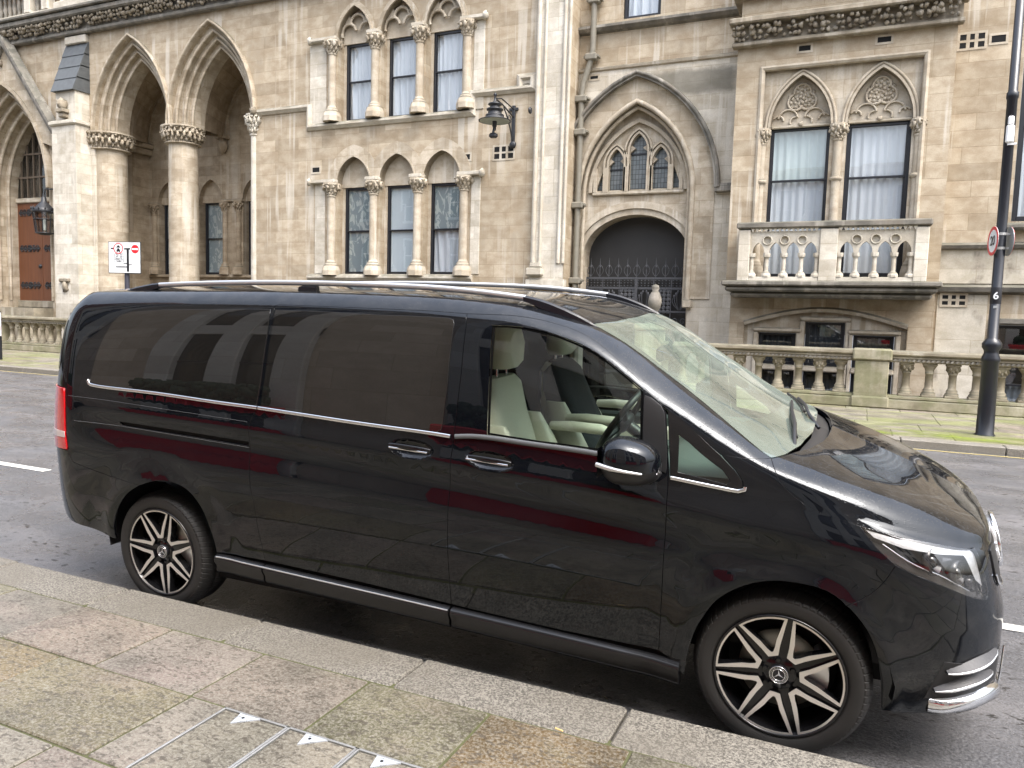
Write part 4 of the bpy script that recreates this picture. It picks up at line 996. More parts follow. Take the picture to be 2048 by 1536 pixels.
# balcony
m = MB(); m.box(.62, 5.28, 15.66, 16.6, 2.68, 2.80, .03); m.box(.70, 5.2, 15.76, 16.6, 2.55, 2.68, .04); m.box(.80, 5.12, 15.9, 16.6, 2.42, 2.55, .05)
bal = bpart(m, 'balcony', S_DARK); YF2 = 15.86
m = MB()
for a, b in ((.95, 1.22), (2.76, 3.14), (4.70, 4.97)): m.box(a, b, YF2 - .02, YF2 + .20, 2.80, 4.0, .015)
m.box(.95, 1.2, 16.0, 16.55, 2.8, 4.0, .01); m.box(4.72, 4.97, 16.0, 16.55, 2.8, 4.0, .01)
for a, b in ((1.22, 2.76), (3.14, 4.70)): m.box(a, b, YF2, YF2 + .2, 2.80, 2.90, .01)
bpart(m, 'balcony_pier', S_PALE, bal)
m = MB(); m.box(.90, 5.02, YF2 - .07, YF2 + .25, 4.02, 4.17, .03); m.box(.93, 1.22, YF2 + .25, 16.55, 4.02, 4.16, .02); m.box(4.7, 4.99, YF2 + .25, 16.55, 4.02, 4.16, .02); bpart(m, 'balcony_rail', S_DARK, bal)
for a, b, xs in ((1.22, 2.76, (1.22, 1.605, 1.99, 2.375, 2.76)), (3.14, 4.70, (3.14, 3.53, 3.92, 4.31, 4.70))):
    hol = []; outl = [(a, 4.0)]; bot = []
    for p, q in zip(xs, xs[1:]):
        c = (p + q) / 2; hw = (q - p) / 2 - .055
        bot += [(c - hw, 3.44)] + [(x_, z_) for x_, z_ in arch(c, hw, 3.46, .24, 0, 6)] + [(c + hw, 3.44)]
    outl = [(a, 3.44)] + bot + [(b, 3.44), (b, 3.96), (a, 3.96)]
    for x in xs[1:-1]: hol.append([(x + .085 * math.cos(t), 3.75 + .085 * math.sin(t)) for t in [2 * math.pi * i / 14 for i in range(14)]])
    m = wall(MB(), outl, hol, YF2 + .03, .05, .12)
    for x in xs[1:-1]:
        m.add([(x - .1, YF2 + .075, 3.65), (x + .1, YF2 + .075, 3.65), (x + .1, YF2 + .075, 3.85), (x - .1, YF2 + .075, 3.85)], [(0, 1, 2, 3)])
        m.tube([(x + .10 * math.cos(2 * math.pi * i / 16), YF2 + .02, 3.75 + .10 * math.sin(2 * math.pi * i / 16)) for i in range(16)], .018, 6, True)
    x = a + .05
    while x < b: m.prism([(x - .045, 4.02), (x + .045, 4.02), (x, 3.93)], YF2 - .02, YF2 + .05); x += .10
    bpart(m, 'balcony_arcade', S_WASH, bal)
    for k, x in enumerate(xs):
        if k in (0, 4): x = x + (.05 if k == 0 else -.05)
        bpart(column(MB(), x, YF2 + .09, 2.90, 3.45, .048, True, .13, 1.8, 150 + k, 12, True, False, .10), 'balcony_baluster', S_WASH, bal)

# ---- wall to the right of the bay
m = wall(MB(), [(5.2, -2.4), (22, -2.4), (22, 16.2), (5.2, 16.2)], [[(6.62, 4.2), (8.0, 4.2), (8.0, 8.4), (6.62, 8.4)], [(6.47, -.8), (7.5, -.8), (7.5, 1.92), (6.47, 1.92)]], Y0, .3); bpart(m, 'right_wall', S_WALL)
m = MB(); m.box(5.28, 22, 16.965, 17.01, 2.82, 3.60, .01); m.box(5.3, 6.3, 16.97, 17.01, -2.4, 2.58, .01); m.box(7.7, 9.4, 16.97, 17.01, -2.4, 2.58, .01); bpart(m, 'pale_band', stone('drip_stained_pale_stone', (.45, .41, .33), (.58, .54, .46), bw=1.5, bh=.8, white=.3, grime=.95, seed=7))
m = MB(); course(m, [(5.28, 3.66), (22, 3.66)], [(-.02, -.10), (.12, -.05), (.16, .02), (-.02, .10)], Y0); course(m, [(5.28, 2.70), (22, 2.70)], [(-.02, -.12), (.16, -.06), (.2, .04), (-.02, .12)], Y0); m.box(6.45, 8.2, 16.8, 17.02, 4.0, 4.16, .05)
m.box(6.36, 6.47, 16.94, 17.02, -.8, 2.05, .02); m.box(6.36, 7.6, 16.94, 17.02, 1.93, 2.06, .02)
bpart(m, 'right_string_course', S_DARK)
vent(5.40, 5.86, 2.34, 2.56, Y0 - .04, 3, 2); vent(5.36, 5.84, 8.04, 8.34, Y0, 3, 2); vent(5.97, 6.24, 8.10, 8.25, Y0)
sash(6.66, 7.96, 4.24, 8.36, Y0 + .2, .5, ('c', CURTAING), ('c', CURTAIN), 160, .08); sash(6.5, 7.46, -.78, 1.90, Y0 + .2, .5, None, ('c', plain('grey_blind', (.16, .18, .20), .9)), 163, .07)

# ------------------------------------------------------------------ stone balustrades along the far pavement
def baluster_mesh(leafy, z0=.40, z1=1.08, r=.075):
    m = MB()
    m.box(-.13, .13, -.13, .13, z0, z0 + .05, .01)
    m.lathe([(.125, z0 + .05), (.13, z0 + .08), (.10, z0 + .11), (.108, z0 + .14), (.085, z0 + .17), (r, z0 + .20), (r * .95, z1 - .22), (r * 1.12, z1 - .215), (r * 1.12, z1 - .19), (r, z1 - .18), (.085 if not leafy else .10, z1 - .12), (.125, z1 - .06), (.13, z1 - .045)], n=14)
    if leafy:
        for q in range(6):
            t = math.pi / 3 * q
            m.blob((.105 * math.cos(t), .105 * math.sin(t), z1 - .10), (.032, .032, .05), q, 6, 4, .25); m.blob((.09 * math.cos(t + .5), .09 * math.sin(t + .5), z1 - .15), (.026, .026, .035), q + 9, 6, 4, .2)
    m.box(-.13, .13, -.12, .12, z1 - .045, z1, .01)
    return m
BAL_MESH = [baluster_mesh(False).build('baluster', S_BALUS), baluster_mesh(True).build('baluster', S_BALUS)]
def balustrade(x0, x1, y, label, pedestals, end_pier=None, first=False):
    t = empty('stone_balustrade', ((x0 + x1) / 2, y, .12)); tag(t, label, 'balustrade', 'stone balustrades along the far pavement')
    ox = (x0 + x1) / 2
    m = MB(); m.box(x0 - ox, x1 - ox, -.20, .20, 0, .20, .02); m.box(x0 - ox, x1 - ox, -.16, .16, .20, .28, .02); m.build('plinth', S_PLINTH, t)
    m = MB(); L = x1 - x0
    m.box(x0 - ox, x1 - ox, -.15, .15, .96, 1.03, .01); m.box(x0 - ox, x1 - ox, -.17, .17, 1.03, 1.09, .012); m.box(x0 - ox, x1 - ox, -.22, .22, 1.09, 1.20, .03)
    m.build('rail', S_BALUS, t)
    m = MB(); x = x0 + .05
    while x < x1: m.prism([(x - ox - .035, .985), (x - ox - .01, 1.03), (x - ox + .035, 1.03), (x - ox + .01, .985)], -.185, -.15); x += .085
    m.build('rail_carving', S_DARK, t)
    for a, b in pedestals:
        m = MB(); m.box(a - ox, b - ox, -.21, .21, .20, .98, .015); m.box(a - ox - .04, b - ox + .04, -.25, .25, 0, .24, .03); m.box(a - ox - .05, b - ox + .05, -.26, .26, .98, 1.22, .03); m.build('pedestal', S_PLINTH, t)
    k = 0; x = x0 + .24
    while x < x1 - .1:
        if not any(a - .10 < x < b + .10 for a, b in pedestals):
            o = dup(BAL_MESH[k % 2], t, (x - ox, 0, -.12)); k += 1
        x += .415
    return t
bR = balustrade(-1.0, 16.5, 14.4, 'weathered stone balustrade in front of the balcony, green with moss at its foot', [(3.66, 4.30), (9.2, 9.8)])
m = MB(); m.box(-1.05 + .14 + .27 - 7.75 - .4, -.62 - 7.75 + .2, -.24, .24, 0, 1.45, .03); m.box(-.95 - 7.75 - .1, -.4 - 7.75 + .05, -.3, .3, 1.45, 1.6, .03)
bR_p = m.build('gate_pier', S_BALUS, bR)
m = MB(); m.lathe([(.0, 2.56), (.075, 2.53), (.09, 2.47), (.07, 2.40), (.10, 2.36), (.145, 2.25), (.16, 2.14), (.13, 2.02), (.08, 1.93), (.07, 1.88), (.16, 1.80), (.2, 1.70), (.22, 1.6)][::-1], (-.65 - 7.75, 0, -.05), 16); m.build('finial', S_DARK, bR_p)
balustrade(-34, -4.6, 14.4, 'pale stone balustrade below the oak door, seen left of the van', [(-24.8, -24.2), (-15, -14.4)])
for o in BAL_MESH: bpy.data.objects.remove(o)

# ------------------------------------------------------------------ lamp post
t = empty('street_pole', (5.605, 10.93, .12)); tag(t, 'tall black street pole with stepped base and a number 6 plate', 'pole')
m = MB(); m.lathe([(.155, -.02), (.155, .0), (.128, .03), (.124, .45), (.118, 1.16), (.135, 1.18), (.135, 1.22), (.105, 1.30), (.102, 1.34), (.138, 1.40), (.138, 1.46), (.10, 1.52), (.076, 1.54), (.072, 5.2), (.085, 5.22), (.085, 5.3), (.066, 5.32), (.06, 9.5), (0, 9.5)], n=24); m.build('shaft', POLEBLACK, t)
def facing(ang): return Matrix.Rotation(ang, 4, 'Z')
m = MB(); m.lathe([(.078, 2.08), (.079, 2.085), (.079, 2.33), (.078, 2.335)], n=24); pl = m.build('number_plate', SIGNBLACK, t)
ca = math.atan2(CAM_POS[1] - 10.93, CAM_POS[0] - 5.605)
def on_pole(z, r=.0845): return Matrix.Translation((r * math.cos(ca), r * math.sin(ca), z)) @ facing(ca + math.pi / 2) @ Matrix.Rotation(math.pi / 2, 4, 'X')
text_mesh('6', .155, SIGNWHITE, 'number', pl, on_pole(2.20), .002, .003)
q = MB(); q.box(-.025, .025, -.02, .02, -.001, .002); o = q.build('badge', SIGNGREY, pl); o.data.transform(on_pole(2.03, .0805))
m = MB(); m.box(-.06, .05, -.125, -.05, 4.53, 4.80, .02); m.box(-.045, .035, -.12, -.06, 4.8, 4.93, .015); m.box(-.03, .09, -.1, -.06, 4.5, 4.53); o = m.build('sensor_box', WHITEBOX, t)
# 20 sign on the same post
s = empty('speed_sign', (5.605, 10.93, 3.17)); tag(s, 'round red ringed 20 sign clamped edge-on to the black pole', 'road sign')
def disc(r, y0, y1, mat, name, parent, n=32):
    m = MB(); m.lathe([(0, y0), (r, y0), (r, y1), (0, y1)], n=n, axis='y', smooth=False); return m.build(name, mat, parent)
ANG = math.radians(-80)
def sgn(yoff, flip):
    a = ANG if not flip else ANG + math.pi
    plate = disc(.225, -.004, .004, SIGNGREY, 'plate', s); plate.location = (-.16 * math.cos(ANG + math.pi / 2) * 0 + yoff[0], yoff[1], 0); plate.rotation_euler = (0, 0, a)
    ri = MB(); P = [(.225 * math.cos(2 * math.pi * i / 32), .225 * math.sin(2 * math.pi * i / 32)) for i in range(32)]; Q = [(.175 * math.cos(2 * math.pi * i / 32), .175 * math.sin(2 * math.pi * i / 32)) for i in range(32)]
    ri.strip(Q, P, -.008, -.005, True); ri.build('red_ring', SIGNRED, plate); disc(.175, -.007, -.005, SIGNWHITE, 'white_face', plate)
    text_mesh('20', .20, SIGNBLACK, 'numerals', plate, Matrix.Translation((0, -.009, 0)) @ Matrix.Rotation(math.pi / 2, 4, 'X'), .001, .006)
sgn((-.105, -.05), False); sgn((.115, .05), True)
m = MB()
for z in (-.11, .11): m = MB(); m.box(-.11, .12, -.02, .02, z - .015, z + .015); m.lathe([(.083, z - .02), (.083, z + .02)], n=16); m.build('bracket', STEEL, s)

# ------------------------------------------------------------------ no-entry diagram sign behind the van
t = empty('diagram_sign', (-13.1, 10.45, .12)); tag(t, 'white road layout sign with no entry and no motor vehicles roundels behind the van roof', 'road sign')
YS = 10.45; m = MB(); m.lathe([(.06, 0), (.06, 2.75)], n=16); m.build('post', plain('grey_post', (.045, .045, .06), .4), t)
rot = math.radians(14); pn = empty('x'); bpy.data.objects.remove(pn)
PW, PHh, PZ = .87, .75, 2.86
def pan(o): o.rotation_euler = (0, 0, rot); return o
m = MB(); m.box(-PW / 2 - .018, PW / 2 + .018, -.085, -.066, PZ - PHh / 2 - .018, PZ + PHh / 2 + .018, .006); panel = pan(m.build('sign_panel', SIGNBLACK, t))
m = MB(); m.box(-PW / 2, PW / 2, -.0885, -.084, PZ - PHh / 2, PZ + PHh / 2, .002); m.build('white_face', SIGNWHITE, panel)
def sp(u, v): return (-PW / 2 + u * PW, PZ + PHh / 2 - v * PHh)
m = MB(); yb = (-.092, -.088)
def bar(u0, u1, v0, v1): a = sp(u0, v0); b = sp(u1, v1); m.box(min(a[0], b[0]), max(a[0], b[0]), yb[0], yb[1], min(a[1], b[1]), max(a[1], b[1]))
bar(.50, .69, .185, .235); bar(.575, .645, .235, .96); bar(.47, .575, .68, .705); bar(.645, .74, .72, .745); bar(.22, .575, .79, .82); bar(.07, .155, .18, .225)
m.build('road_diagram', SIGNBLACK, panel)
def roundel(u, v, r, kind):
    x, z = sp(u, v); g = MB(); n = 28
    P = [(x + r * math.cos(2 * math.pi * i / n), z + r * math.sin(2 * math.pi * i / n)) for i in range(n)]
    if kind == 'ring':
        Q = [(x + r * .84 * math.cos(2 * math.pi * i / n), z + r * .84 * math.sin(2 * math.pi * i / n)) for i in range(n)]
        g.strip(Q, P, yb[0], yb[1], True); rr = g.build('roundel', SIGNRED, panel)
        c = MB()    # a motorcycle over a car
        c.box(x - .05, x + .05, yb[0], yb[1], z - .075, z - .03, .01); c.prism([(x - .035, z - .03), (x + .035, z - .03), (x + .022, z), (x - .022, z)], yb[0], yb[1])
        for s_ in (-1, 1): c.lathe([(0, yb[0]), (.014, yb[0]), (.014, yb[1]), (0, yb[1])], (x + s_ * .034, 0, z - .08), 10, 'y')
        c.prism([(x - .055, z + .02), (x + .055, z + .02), (x + .03, z + .06), (x, z + .085), (x - .03, z + .06)], yb[0], yb[1]); c.build('vehicle_symbol', SIGNBLACK, panel)
    else:
        g.prism(P, yb[0], yb[1]); rr = g.build('roundel', SIGNRED, panel)
        MB().box(x - r * .82, x + r * .82, yb[0] - .003, yb[0] - .0005, z - r * .2, z + r * .2).build('white_bar', SIGNWHITE, panel)
roundel(.31, .20, .135, 'ring'); roundel(.845, .215, .105, 'solid')
a = sp(.18, .37); b = sp(.475, .65); m = MB()
m.box(a[0], b[0], yb[0], yb[1], a[1] - .006, a[1]); m.box(a[0], b[0], yb[0], yb[1], b[1], b[1] + .006); m.box(a[0], a[0] + .006, yb[0], yb[1], b[1], a[1]); m.box(b[0] - .006, b[0], yb[0], yb[1], b[1], a[1])
tp = m.build('text_panel', SIGNBLACK, panel)
for k, w in enumerate(('Mon - Fri', '7am - 7pm', 'Except for', 'loading and', 'access')):
    text_mesh(w, .046, SIGNBLACK, 'wording', panel, Matrix.Translation(((a[0] + b[0]) / 2, -.091, a[1] - .032 - k * .040)) @ Matrix.Rotation(math.pi / 2, 4, 'X'), .001)
# small notice post at the far left
t = empty('notice_post', (-19.05, 11.0, .12)); tag(t, 'small white notice with red marking on a short post at the left edge', 'road sign')
MB().lathe([(.045, 0), (.045, 1.4)], n=12).build('post', POLEBLACK, t)
m = MB(); m.box(-.2, .15, -.06, -.05, .69, 1.37, .004); pn = m.build('sign_panel', SIGNWHITE, t); MB().box(-.05, .115, -.064, -.0605, .86, .98).build('red_marking', SIGNRED, pn)

# ------------------------------------------------------------------ wall lamp with camera, door lantern
t = empty('wall_lamp', (-5.55, 15.75, 7.0)); tag(t, 'black bell shaped wall lamp on an iron bracket beside the upper windows', 'wall lamp')
m = MB(); m.lathe([(.43, .0), (.44, .015), (.30, .07), (.24, .11), (.25, .13), (.25, .16), (.19, .18), (.18, .27), (.225, .285), (.225, .32), (.14, .335), (.13, .41), (.185, .425), (.185, .455), (.07, .50), (.035, .54), (.03, .66), (.055, .69), (.02, .74), (0, .76)], n=24, cap=False); m.build('hood', IRON, t)
m = MB(); m.lathe([(.41, .002), (.25, .07), (.05, .08), (0, .08)], n=24, cap=False); m.build('reflector', plain('lamp_underside', (.30, .34, .30), .4), t)
m = MB(); m.tube([(0, 0, .60), (0, .5, .55), (0, 1.22, .40)], .022, 8); m.tube([(0, .1, .62), (0, .4, .70), (0, 1.22, .62)], .018, 8); m.tube([(0, 1.2, -.28), (0, 1.0, .05), (0, .75, .35), (0, .55, .50)], .02, 8)
m.box(-.05, .05, 1.19, 1.26, -.4, .72, .01); m.box(-.14, .14, 1.20, 1.25, .58, .66, .01); m.blob((0, 1.2, -.36), (.11, .05, .11), 2, 8, 5, .1); m.lathe([(.07, 1.0), (.09, 1.02), (.09, 1.04), (.07, 1.06)], (0, 0, .2), 12, 'x')
m.tube([(0, .95 + .1 * math.cos(a_ * .5), .28 + .1 * math.sin(a_ * .5)) for a_ in range(13)], .014, 6); m.build('bracket', IRON, t)
m = MB(); m.lathe([(.06, .0), (.06, -.14), (.045, -.15), (.045, -.24)], n=12); m.tube([(-.02, 0, -.22), (-.03, -.02, -.34)], .035, 8); m.box(-.13, .09, -.10, .07, -.44, -.31, .04); m.build('security_camera', IRON, t)
t = empty('door_lantern', (-25.05, 16.55, 5.1)); tag(t, 'black iron lantern with a crown top hanging beside the oak door', 'lantern')
m = MB(); n = 8
for k in range(n):
    a_ = 2 * math.pi * k / n; m.tube([(.30 * math.cos(a_), .30 * math.sin(a_), -.62), (.40 * math.cos(a_), .40 * math.sin(a_), .18)], .018, 6)
for z, r in ((-.62, .30), (.18, .40), (-.1, .365)): m.tube([(r * math.cos(2 * math.pi * i / 16), r * math.sin(2 * math.pi * i / 16), z) for i in range(16)], .022, 6, True)
m.lathe([(.42, .18), (.44, .24), (.30, .36), (.26, .40), (.16, .52), (.10, .58), (.09, .72), (.03, .80), (.05, .86), (0, .95)], n=16); m.lathe([(.31, -.62), (.18, -.68), (0, -.70)][::-1], n=16)
for k in range(12): a_ = 2 * math.pi * k / 12; m.blob((.43 * math.cos(a_), .43 * math.sin(a_), .30), (.03, .03, .08), k, 5, 4, 0)
m.tube([(0, 0, .80), (.1, 0, 1.05), (.85, 0, 1.0)], .025, 6); m.tube([(.35, 0, .2), (.85, 0, .1)], .025, 6); m.tube([(.9, 0, -.2), (.86, 0, .4), (.9, 0, 1.15)], .03, 6); m.build('frame', IRON, t)
m = MB(); m.lathe([(.29, -.60), (.385, .16)], n=8, smooth=False, cap=False); m.build('glazing', G_LAMP, t); m = MB(); m.lathe([(.05, -.5), (.05, -.1), (0, -.08)], n=10); m.build('lamp_bulb', WHITEBOX, t)

# ------------------------------------------------------------------ the near side of the street (behind the camera, seen reflected in the van)
YO = -6.1
t = empty('beige_building', (0, YO, 0)); tag(t, 'tall beige stone building with white piers, seen mirrored in the van windows', 'building')
def op(mb, name, mat): return mb.build(name, mat, t)
m = MB(); m.box(-13.5, 26, -6, 0, .12, 9.5); op(m, 'wall', OPP)
piers = MB(); UN = [-10.6 + 5.6 * k for k in range(7)]
for x in UN:
    for dx in (-1.35, -.05, 1.25): piers.box(x + dx - .28, x + dx + .28, .0, .16, .12, 9.2, .02)
    piers.box(x - 1.63, x + 1.53, .0, .10, 3.35, 3.9, .02); piers.box(x - 1.63, x + 1.53, 0, .2, .12, .55, .02)
op(piers, 'pier', OPPW)
m = MB(); m.box(-13.6, 26, -.2, .45, 9.2, 9.8, .05); op(m, 'cornice', OPPW)
for x in UN:
    for dx in (-.70, .60):
        for z0, z1 in ((1.0, 3.35), (3.9, 6.2), (6.8, 8.8)):
            w = op(MB().box(x + dx - .37, x + dx + .37, .0, .03, z0, z1), 'window', PRIVACY); MB().box(x + dx - .37, x + dx + .37, .03, .05, (z0 + z1) / 2 - .03, (z0 + z1) / 2 + .03).build('sash_bar', BLACKP, w)
hm = MB(); rnd = random.Random(4)
for k in range(260): hm.blob((rnd.uniform(-1.25, 1.25), rnd.uniform(-.17, .17), rnd.uniform(.95, 1.36)), (.10, .09, .09), k, 6, 4, .5)
hedge_o = None
for k, x in enumerate(UN):
    pl = empty('planter_box', (x - .05, YO + .55, .12)); tag(pl, 'red planter box with a clipped hedge, seen mirrored in the black van side', 'planter', 'red planters under the beige building')
    b = MB(); b.box(-1.42, 1.42, -.26, .26, 0, .98, .02); b.box(-1.46, 1.46, -.3, .3, .92, 1.02, .015); b.build('box', PLANTRED, pl)
    if hedge_o is None: hedge_o = hm.build('hedge', HEDGE, pl)
    else: dup(hedge_o, pl)
t = empty('brick_building', (-30, YO, 0)); tag(t, 'dark red brick building with white sash windows, seen mirrored in the van rear corner', 'building')
MB().box(-16, 16.4, -8, 0, .12, 12.5).build('wall', BRICKRED, t)
for k in range(9):
    for z0, z1 in ((1.2, 3.4), (4.6, 6.8), (8.0, 10.0)):
        x = -14 + 3.4 * k; fr = MB(); fr.box(x - .62, x - .5, .0, .06, z0, z1); fr.box(x + .5, x + .62, 0, .06, z0, z1); fr.box(x - .62, x + .62, 0, .06, z1 - .12, z1); fr.box(x - .7, x + .7, 0, .12, z0 - .1, z0 + .05); fr.box(x - .5, x + .5, 0, .05, (z0 + z1) / 2 - .04, (z0 + z1) / 2 + .04); fr.box(x - .03, x + .03, 0, .045, z0, z1)
        w = fr.build('window', OPPW, t); MB().box(x - .5, x + .5, .005, .03, z0, z1).build('pane', PRIVACY, w)

# ------------------------------------------------------------------ van body surface: lofted cross-sections (metres)
YC=0.934
KV=np.array([0,.10,.34,.60,.80,1.00,1.62,1.72,1.84,2.18,2.54])
def pchip(x,y,q):
    x=np.asarray(x,float);y=np.asarray(y,float);q=np.asarray(q,float)
    h=np.diff(x);d=np.diff(y)/h;n=len(x);m=np.zeros(n)
    for i in range(1,n-1):
        if d[i-1]*d[i]>0:
            w1=2*h[i]+h[i-1];w2=h[i]+2*h[i-1];m[i]=(w1+w2)/(w1/d[i-1]+w2/d[i])
    m[0]=d[0];m[-1]=d[-1]
    i=np.clip(np.searchsorted(x,q)-1,0,n-2);t=np.clip((q-x[i])/h[i],0,1)
    return (2*t**3-3*t**2+1)*y[i]+(t**3-2*t**2+t)*h[i]*m[i]+(-2*t**3+3*t**2)*y[i+1]+(t**3-t**2)*h[i]*m[i+1]
# control lines: for each j a list of (u,w) and (u,z)
W=[[(-1,.90),(4.4,.90)],
   [(-1,.925),(4.4,.925)],
   [(-1,.950),(0,.956),(3,.957),(4.4,.95)],
   [(-1,.958),(0,.964),(3,.964),(4.4,.955)],
   [(-1,.950),(0,.958),(3,.958),(3.5,.955),(4.4,.94)],
   [(-1,.930),(0,.942),(2.6,.942),(3.4,.925),(4.4,.90)],
   [(-1,.835),(0,.855),(2.0,.857),(2.5,.865),(2.9,.885),(3.4,.905),(4.4,.84)],
   [(-1,.80),(0,.828),(2.0,.830),(2.5,.835),(2.9,.870),(3.4,.892),(4.4,.79)],
   [(-1,.72),(0,.745),(2.0,.745),(2.5,.750),(2.9,.80),(3.38,.845),(3.7,.80),(4.4,.66)],
   [(-1,.34),(2.0,.36),(3.4,.46),(4.4,.38)],
   [(-1,0),(4.4,0)]]
Z=[[(-1,.39),(-.4,.335),(.4,.285),(3.0,.225),(3.8,.21),(4.4,.20)],
   [(-1,.46),(.4,.43),(3.0,.40),(3.8,.32),(4.4,.30)],
   [(-1,.66),(0,.66),(3,.62),(4.4,.50)],
   [(-1,.92),(0,.91),(3,.86),(4.4,.66)],
   [(-1,1.12),(0,1.11),(2,1.06),(3,1.00),(3.7,.93),(4.4,.75)],
   [(-1,1.33),(-.42,1.307),(.76,1.27),(1.93,1.213),(2.95,1.141),(3.25,1.10),(3.7,1.02),(4.4,.83)],
   [(-1,1.735),(0,1.755),(.7,1.765),(1.8,1.745),(2.04,1.725),(2.35,1.65),(2.82,1.46),(3.1,1.30),(3.38,1.165),(3.75,1.04),(4.4,.87)],
   [(-1,1.79),(0,1.812),(.7,1.82),(1.6,1.806),(2.1,1.774),(2.5,1.683),(2.9,1.445),(3.2,1.272),(3.38,1.19),(3.75,1.075),(4.4,.90)],
   [(-1,1.85),(0,1.868),(.7,1.876),(1.6,1.864),(2.1,1.832),(2.5,1.738),(2.9,1.497),(3.2,1.312),(3.36,1.225),(3.75,1.125),(4.0,1.05),(4.2,.975),(4.4,.88)],
   [(-1,1.866),(0,1.895),(.7,1.902),(1.6,1.892),(2.2,1.862),(2.6,1.755),(3.0,1.51),(3.36,1.295),(3.52,1.24),(3.75,1.158),(4.0,1.075),(4.2,.99),(4.4,.89)],
   [(-1,1.87),(0,1.90),(.7,1.907),(1.6,1.897),(2.2,1.870),(2.6,1.79),(3.0,1.545),(3.36,1.325),(3.56,1.25),(3.75,1.18),(4.0,1.09),(4.2,1.0),(4.4,.89)]]
UF,LF=3.45,.83   # nose starts, length
UB,LB=-.62,.41
def plan(u):
    """u -> (x, wscale); u past UF/UB run on as an angle parameter measured in metres of arc"""
    u=np.asarray(u,float)
    x=u.copy();s=np.ones_like(u)
    tf=np.clip((u-UF)/1.45,0,1)*np.pi/2; m=u>UF
    x=np.where(m,UF+LF*np.sin(tf)**0.88,x); s=np.where(m,np.cos(tf)**.42,s) 
    tb=np.clip((UB-u)/1.05,0,1)*np.pi/2; m=u<UB
    x=np.where(m,UB-LB*np.sin(tb)**.9,x); s=np.where(m,np.cos(tb)**.30,s)
    return x,s,tf,tb
UMIN,UMAX=UB-1.05,UF+1.45
NU=500
_ug=np.linspace(UMIN,UMAX,NU)
def build():
    x,s,tf,tb=plan(_ug)
    # control curves are functions of x
    cw=np.stack([pchip(*zip(*W[j]),x) for j in range(11)],1)
    cz=np.stack([pchip(*zip(*Z[j]),x) for j in range(11)],1)
    return x,s,tf,tb,cw,cz
_X,_S,_TF,_TB,_CW,_CZ=build()
NV=261
_vg=np.linspace(0,KV[-1],NV)
def bumpf2(r,c,h): return np.where(np.abs(r-c)<h,.5+.5*np.cos(np.pi*np.clip((r-c)/h,-1,1)),0.)
def table():
    Wt=np.stack([pchip(KV,_CW[i],_vg) for i in range(NU)]);Zt=np.stack([pchip(KV,_CZ[i],_vg) for i in range(NU)])
    Xt=np.repeat(_X[:,None],NV,1)
    # swage under the belt: a crease, a shallow hollow and a soft bulge along the doors
    zb=_CZ[:,5][:,None]; t=zb-Zt; fade=np.clip((_ug+.62)/.35,0,1)*np.clip((3.75-_ug)/.5,0,1)
    bumpf=lambda c,h: np.where(np.abs(t-c)<h,.5+.5*np.cos(np.pi*np.clip((t-c)/h,-1,1)),0.)
    Wt=Wt+fade[:,None]*(.007*bumpf(.115,.075)-.010*bumpf(.235,.115)+.006*bumpf(.46,.2))
    # flared wheel arches
    for hx in (0.,3.43):
        rr=np.hypot(Xt-hx,Zt-.36); Wt=Wt+np.where(Zt<1.0,1.,0.)*(.013*bumpf2(rr,.41,.085)-.004*bumpf2(rr,.56,.08))
    Wt=Wt*_S[:,None]
    # nose: upper part leans back ; bumper bottom tucks
    kf=np.sin(_TF)[:,None]**1.5; Xt=Xt-kf*(np.clip(Zt-.62,0,1)*.22+np.clip(.45-Zt,0,1)**2*.3)
    kb=np.sin(_TB)[:,None]; Xt=Xt+kb*(np.clip(Zt-1.0,0,2)*.12+np.clip(Zt-1.62,0,1)**2*3.0+np.clip(.48-Zt,0,1)**2*6)
    return np.stack([Xt,YC-Wt,Zt],2)
T=table()
def ev(u,v,off=0.):
    """bilinear on the table -> points and normals (outward)"""
    u=np.asarray(u,float);v=np.asarray(v,float)
    a=np.clip((u-UMIN)/(UMAX-UMIN)*(NU-1),0,NU-1.001);b=np.clip(v/KV[-1]*(NV-1),0,NV-1.001)
    def B(T):
        i=a.astype(int);j=b.astype(int);s=(a-i)[...,None];t=(b-j)[...,None]
        return (T[i,j]*(1-s)+T[i+1,j]*s)*(1-t)+(T[i,j+1]*(1-s)+T[i+1,j+1]*s)*t
    p=B(T);n=B(NRM);n/=np.linalg.norm(n,axis=-1,keepdims=True)+1e-12
    return p+n*np.asarray(off)[...,None] if np.ndim(off) else p+n*off,n
def normals():
    du=np.gradient(T,axis=0);dv=np.gradient(T,axis=1)
    n=np.cross(du,dv);l=np.linalg.norm(n,axis=2,keepdims=True)
    n=n/np.maximum(l,1e-9)
    return n
NRM=normals()
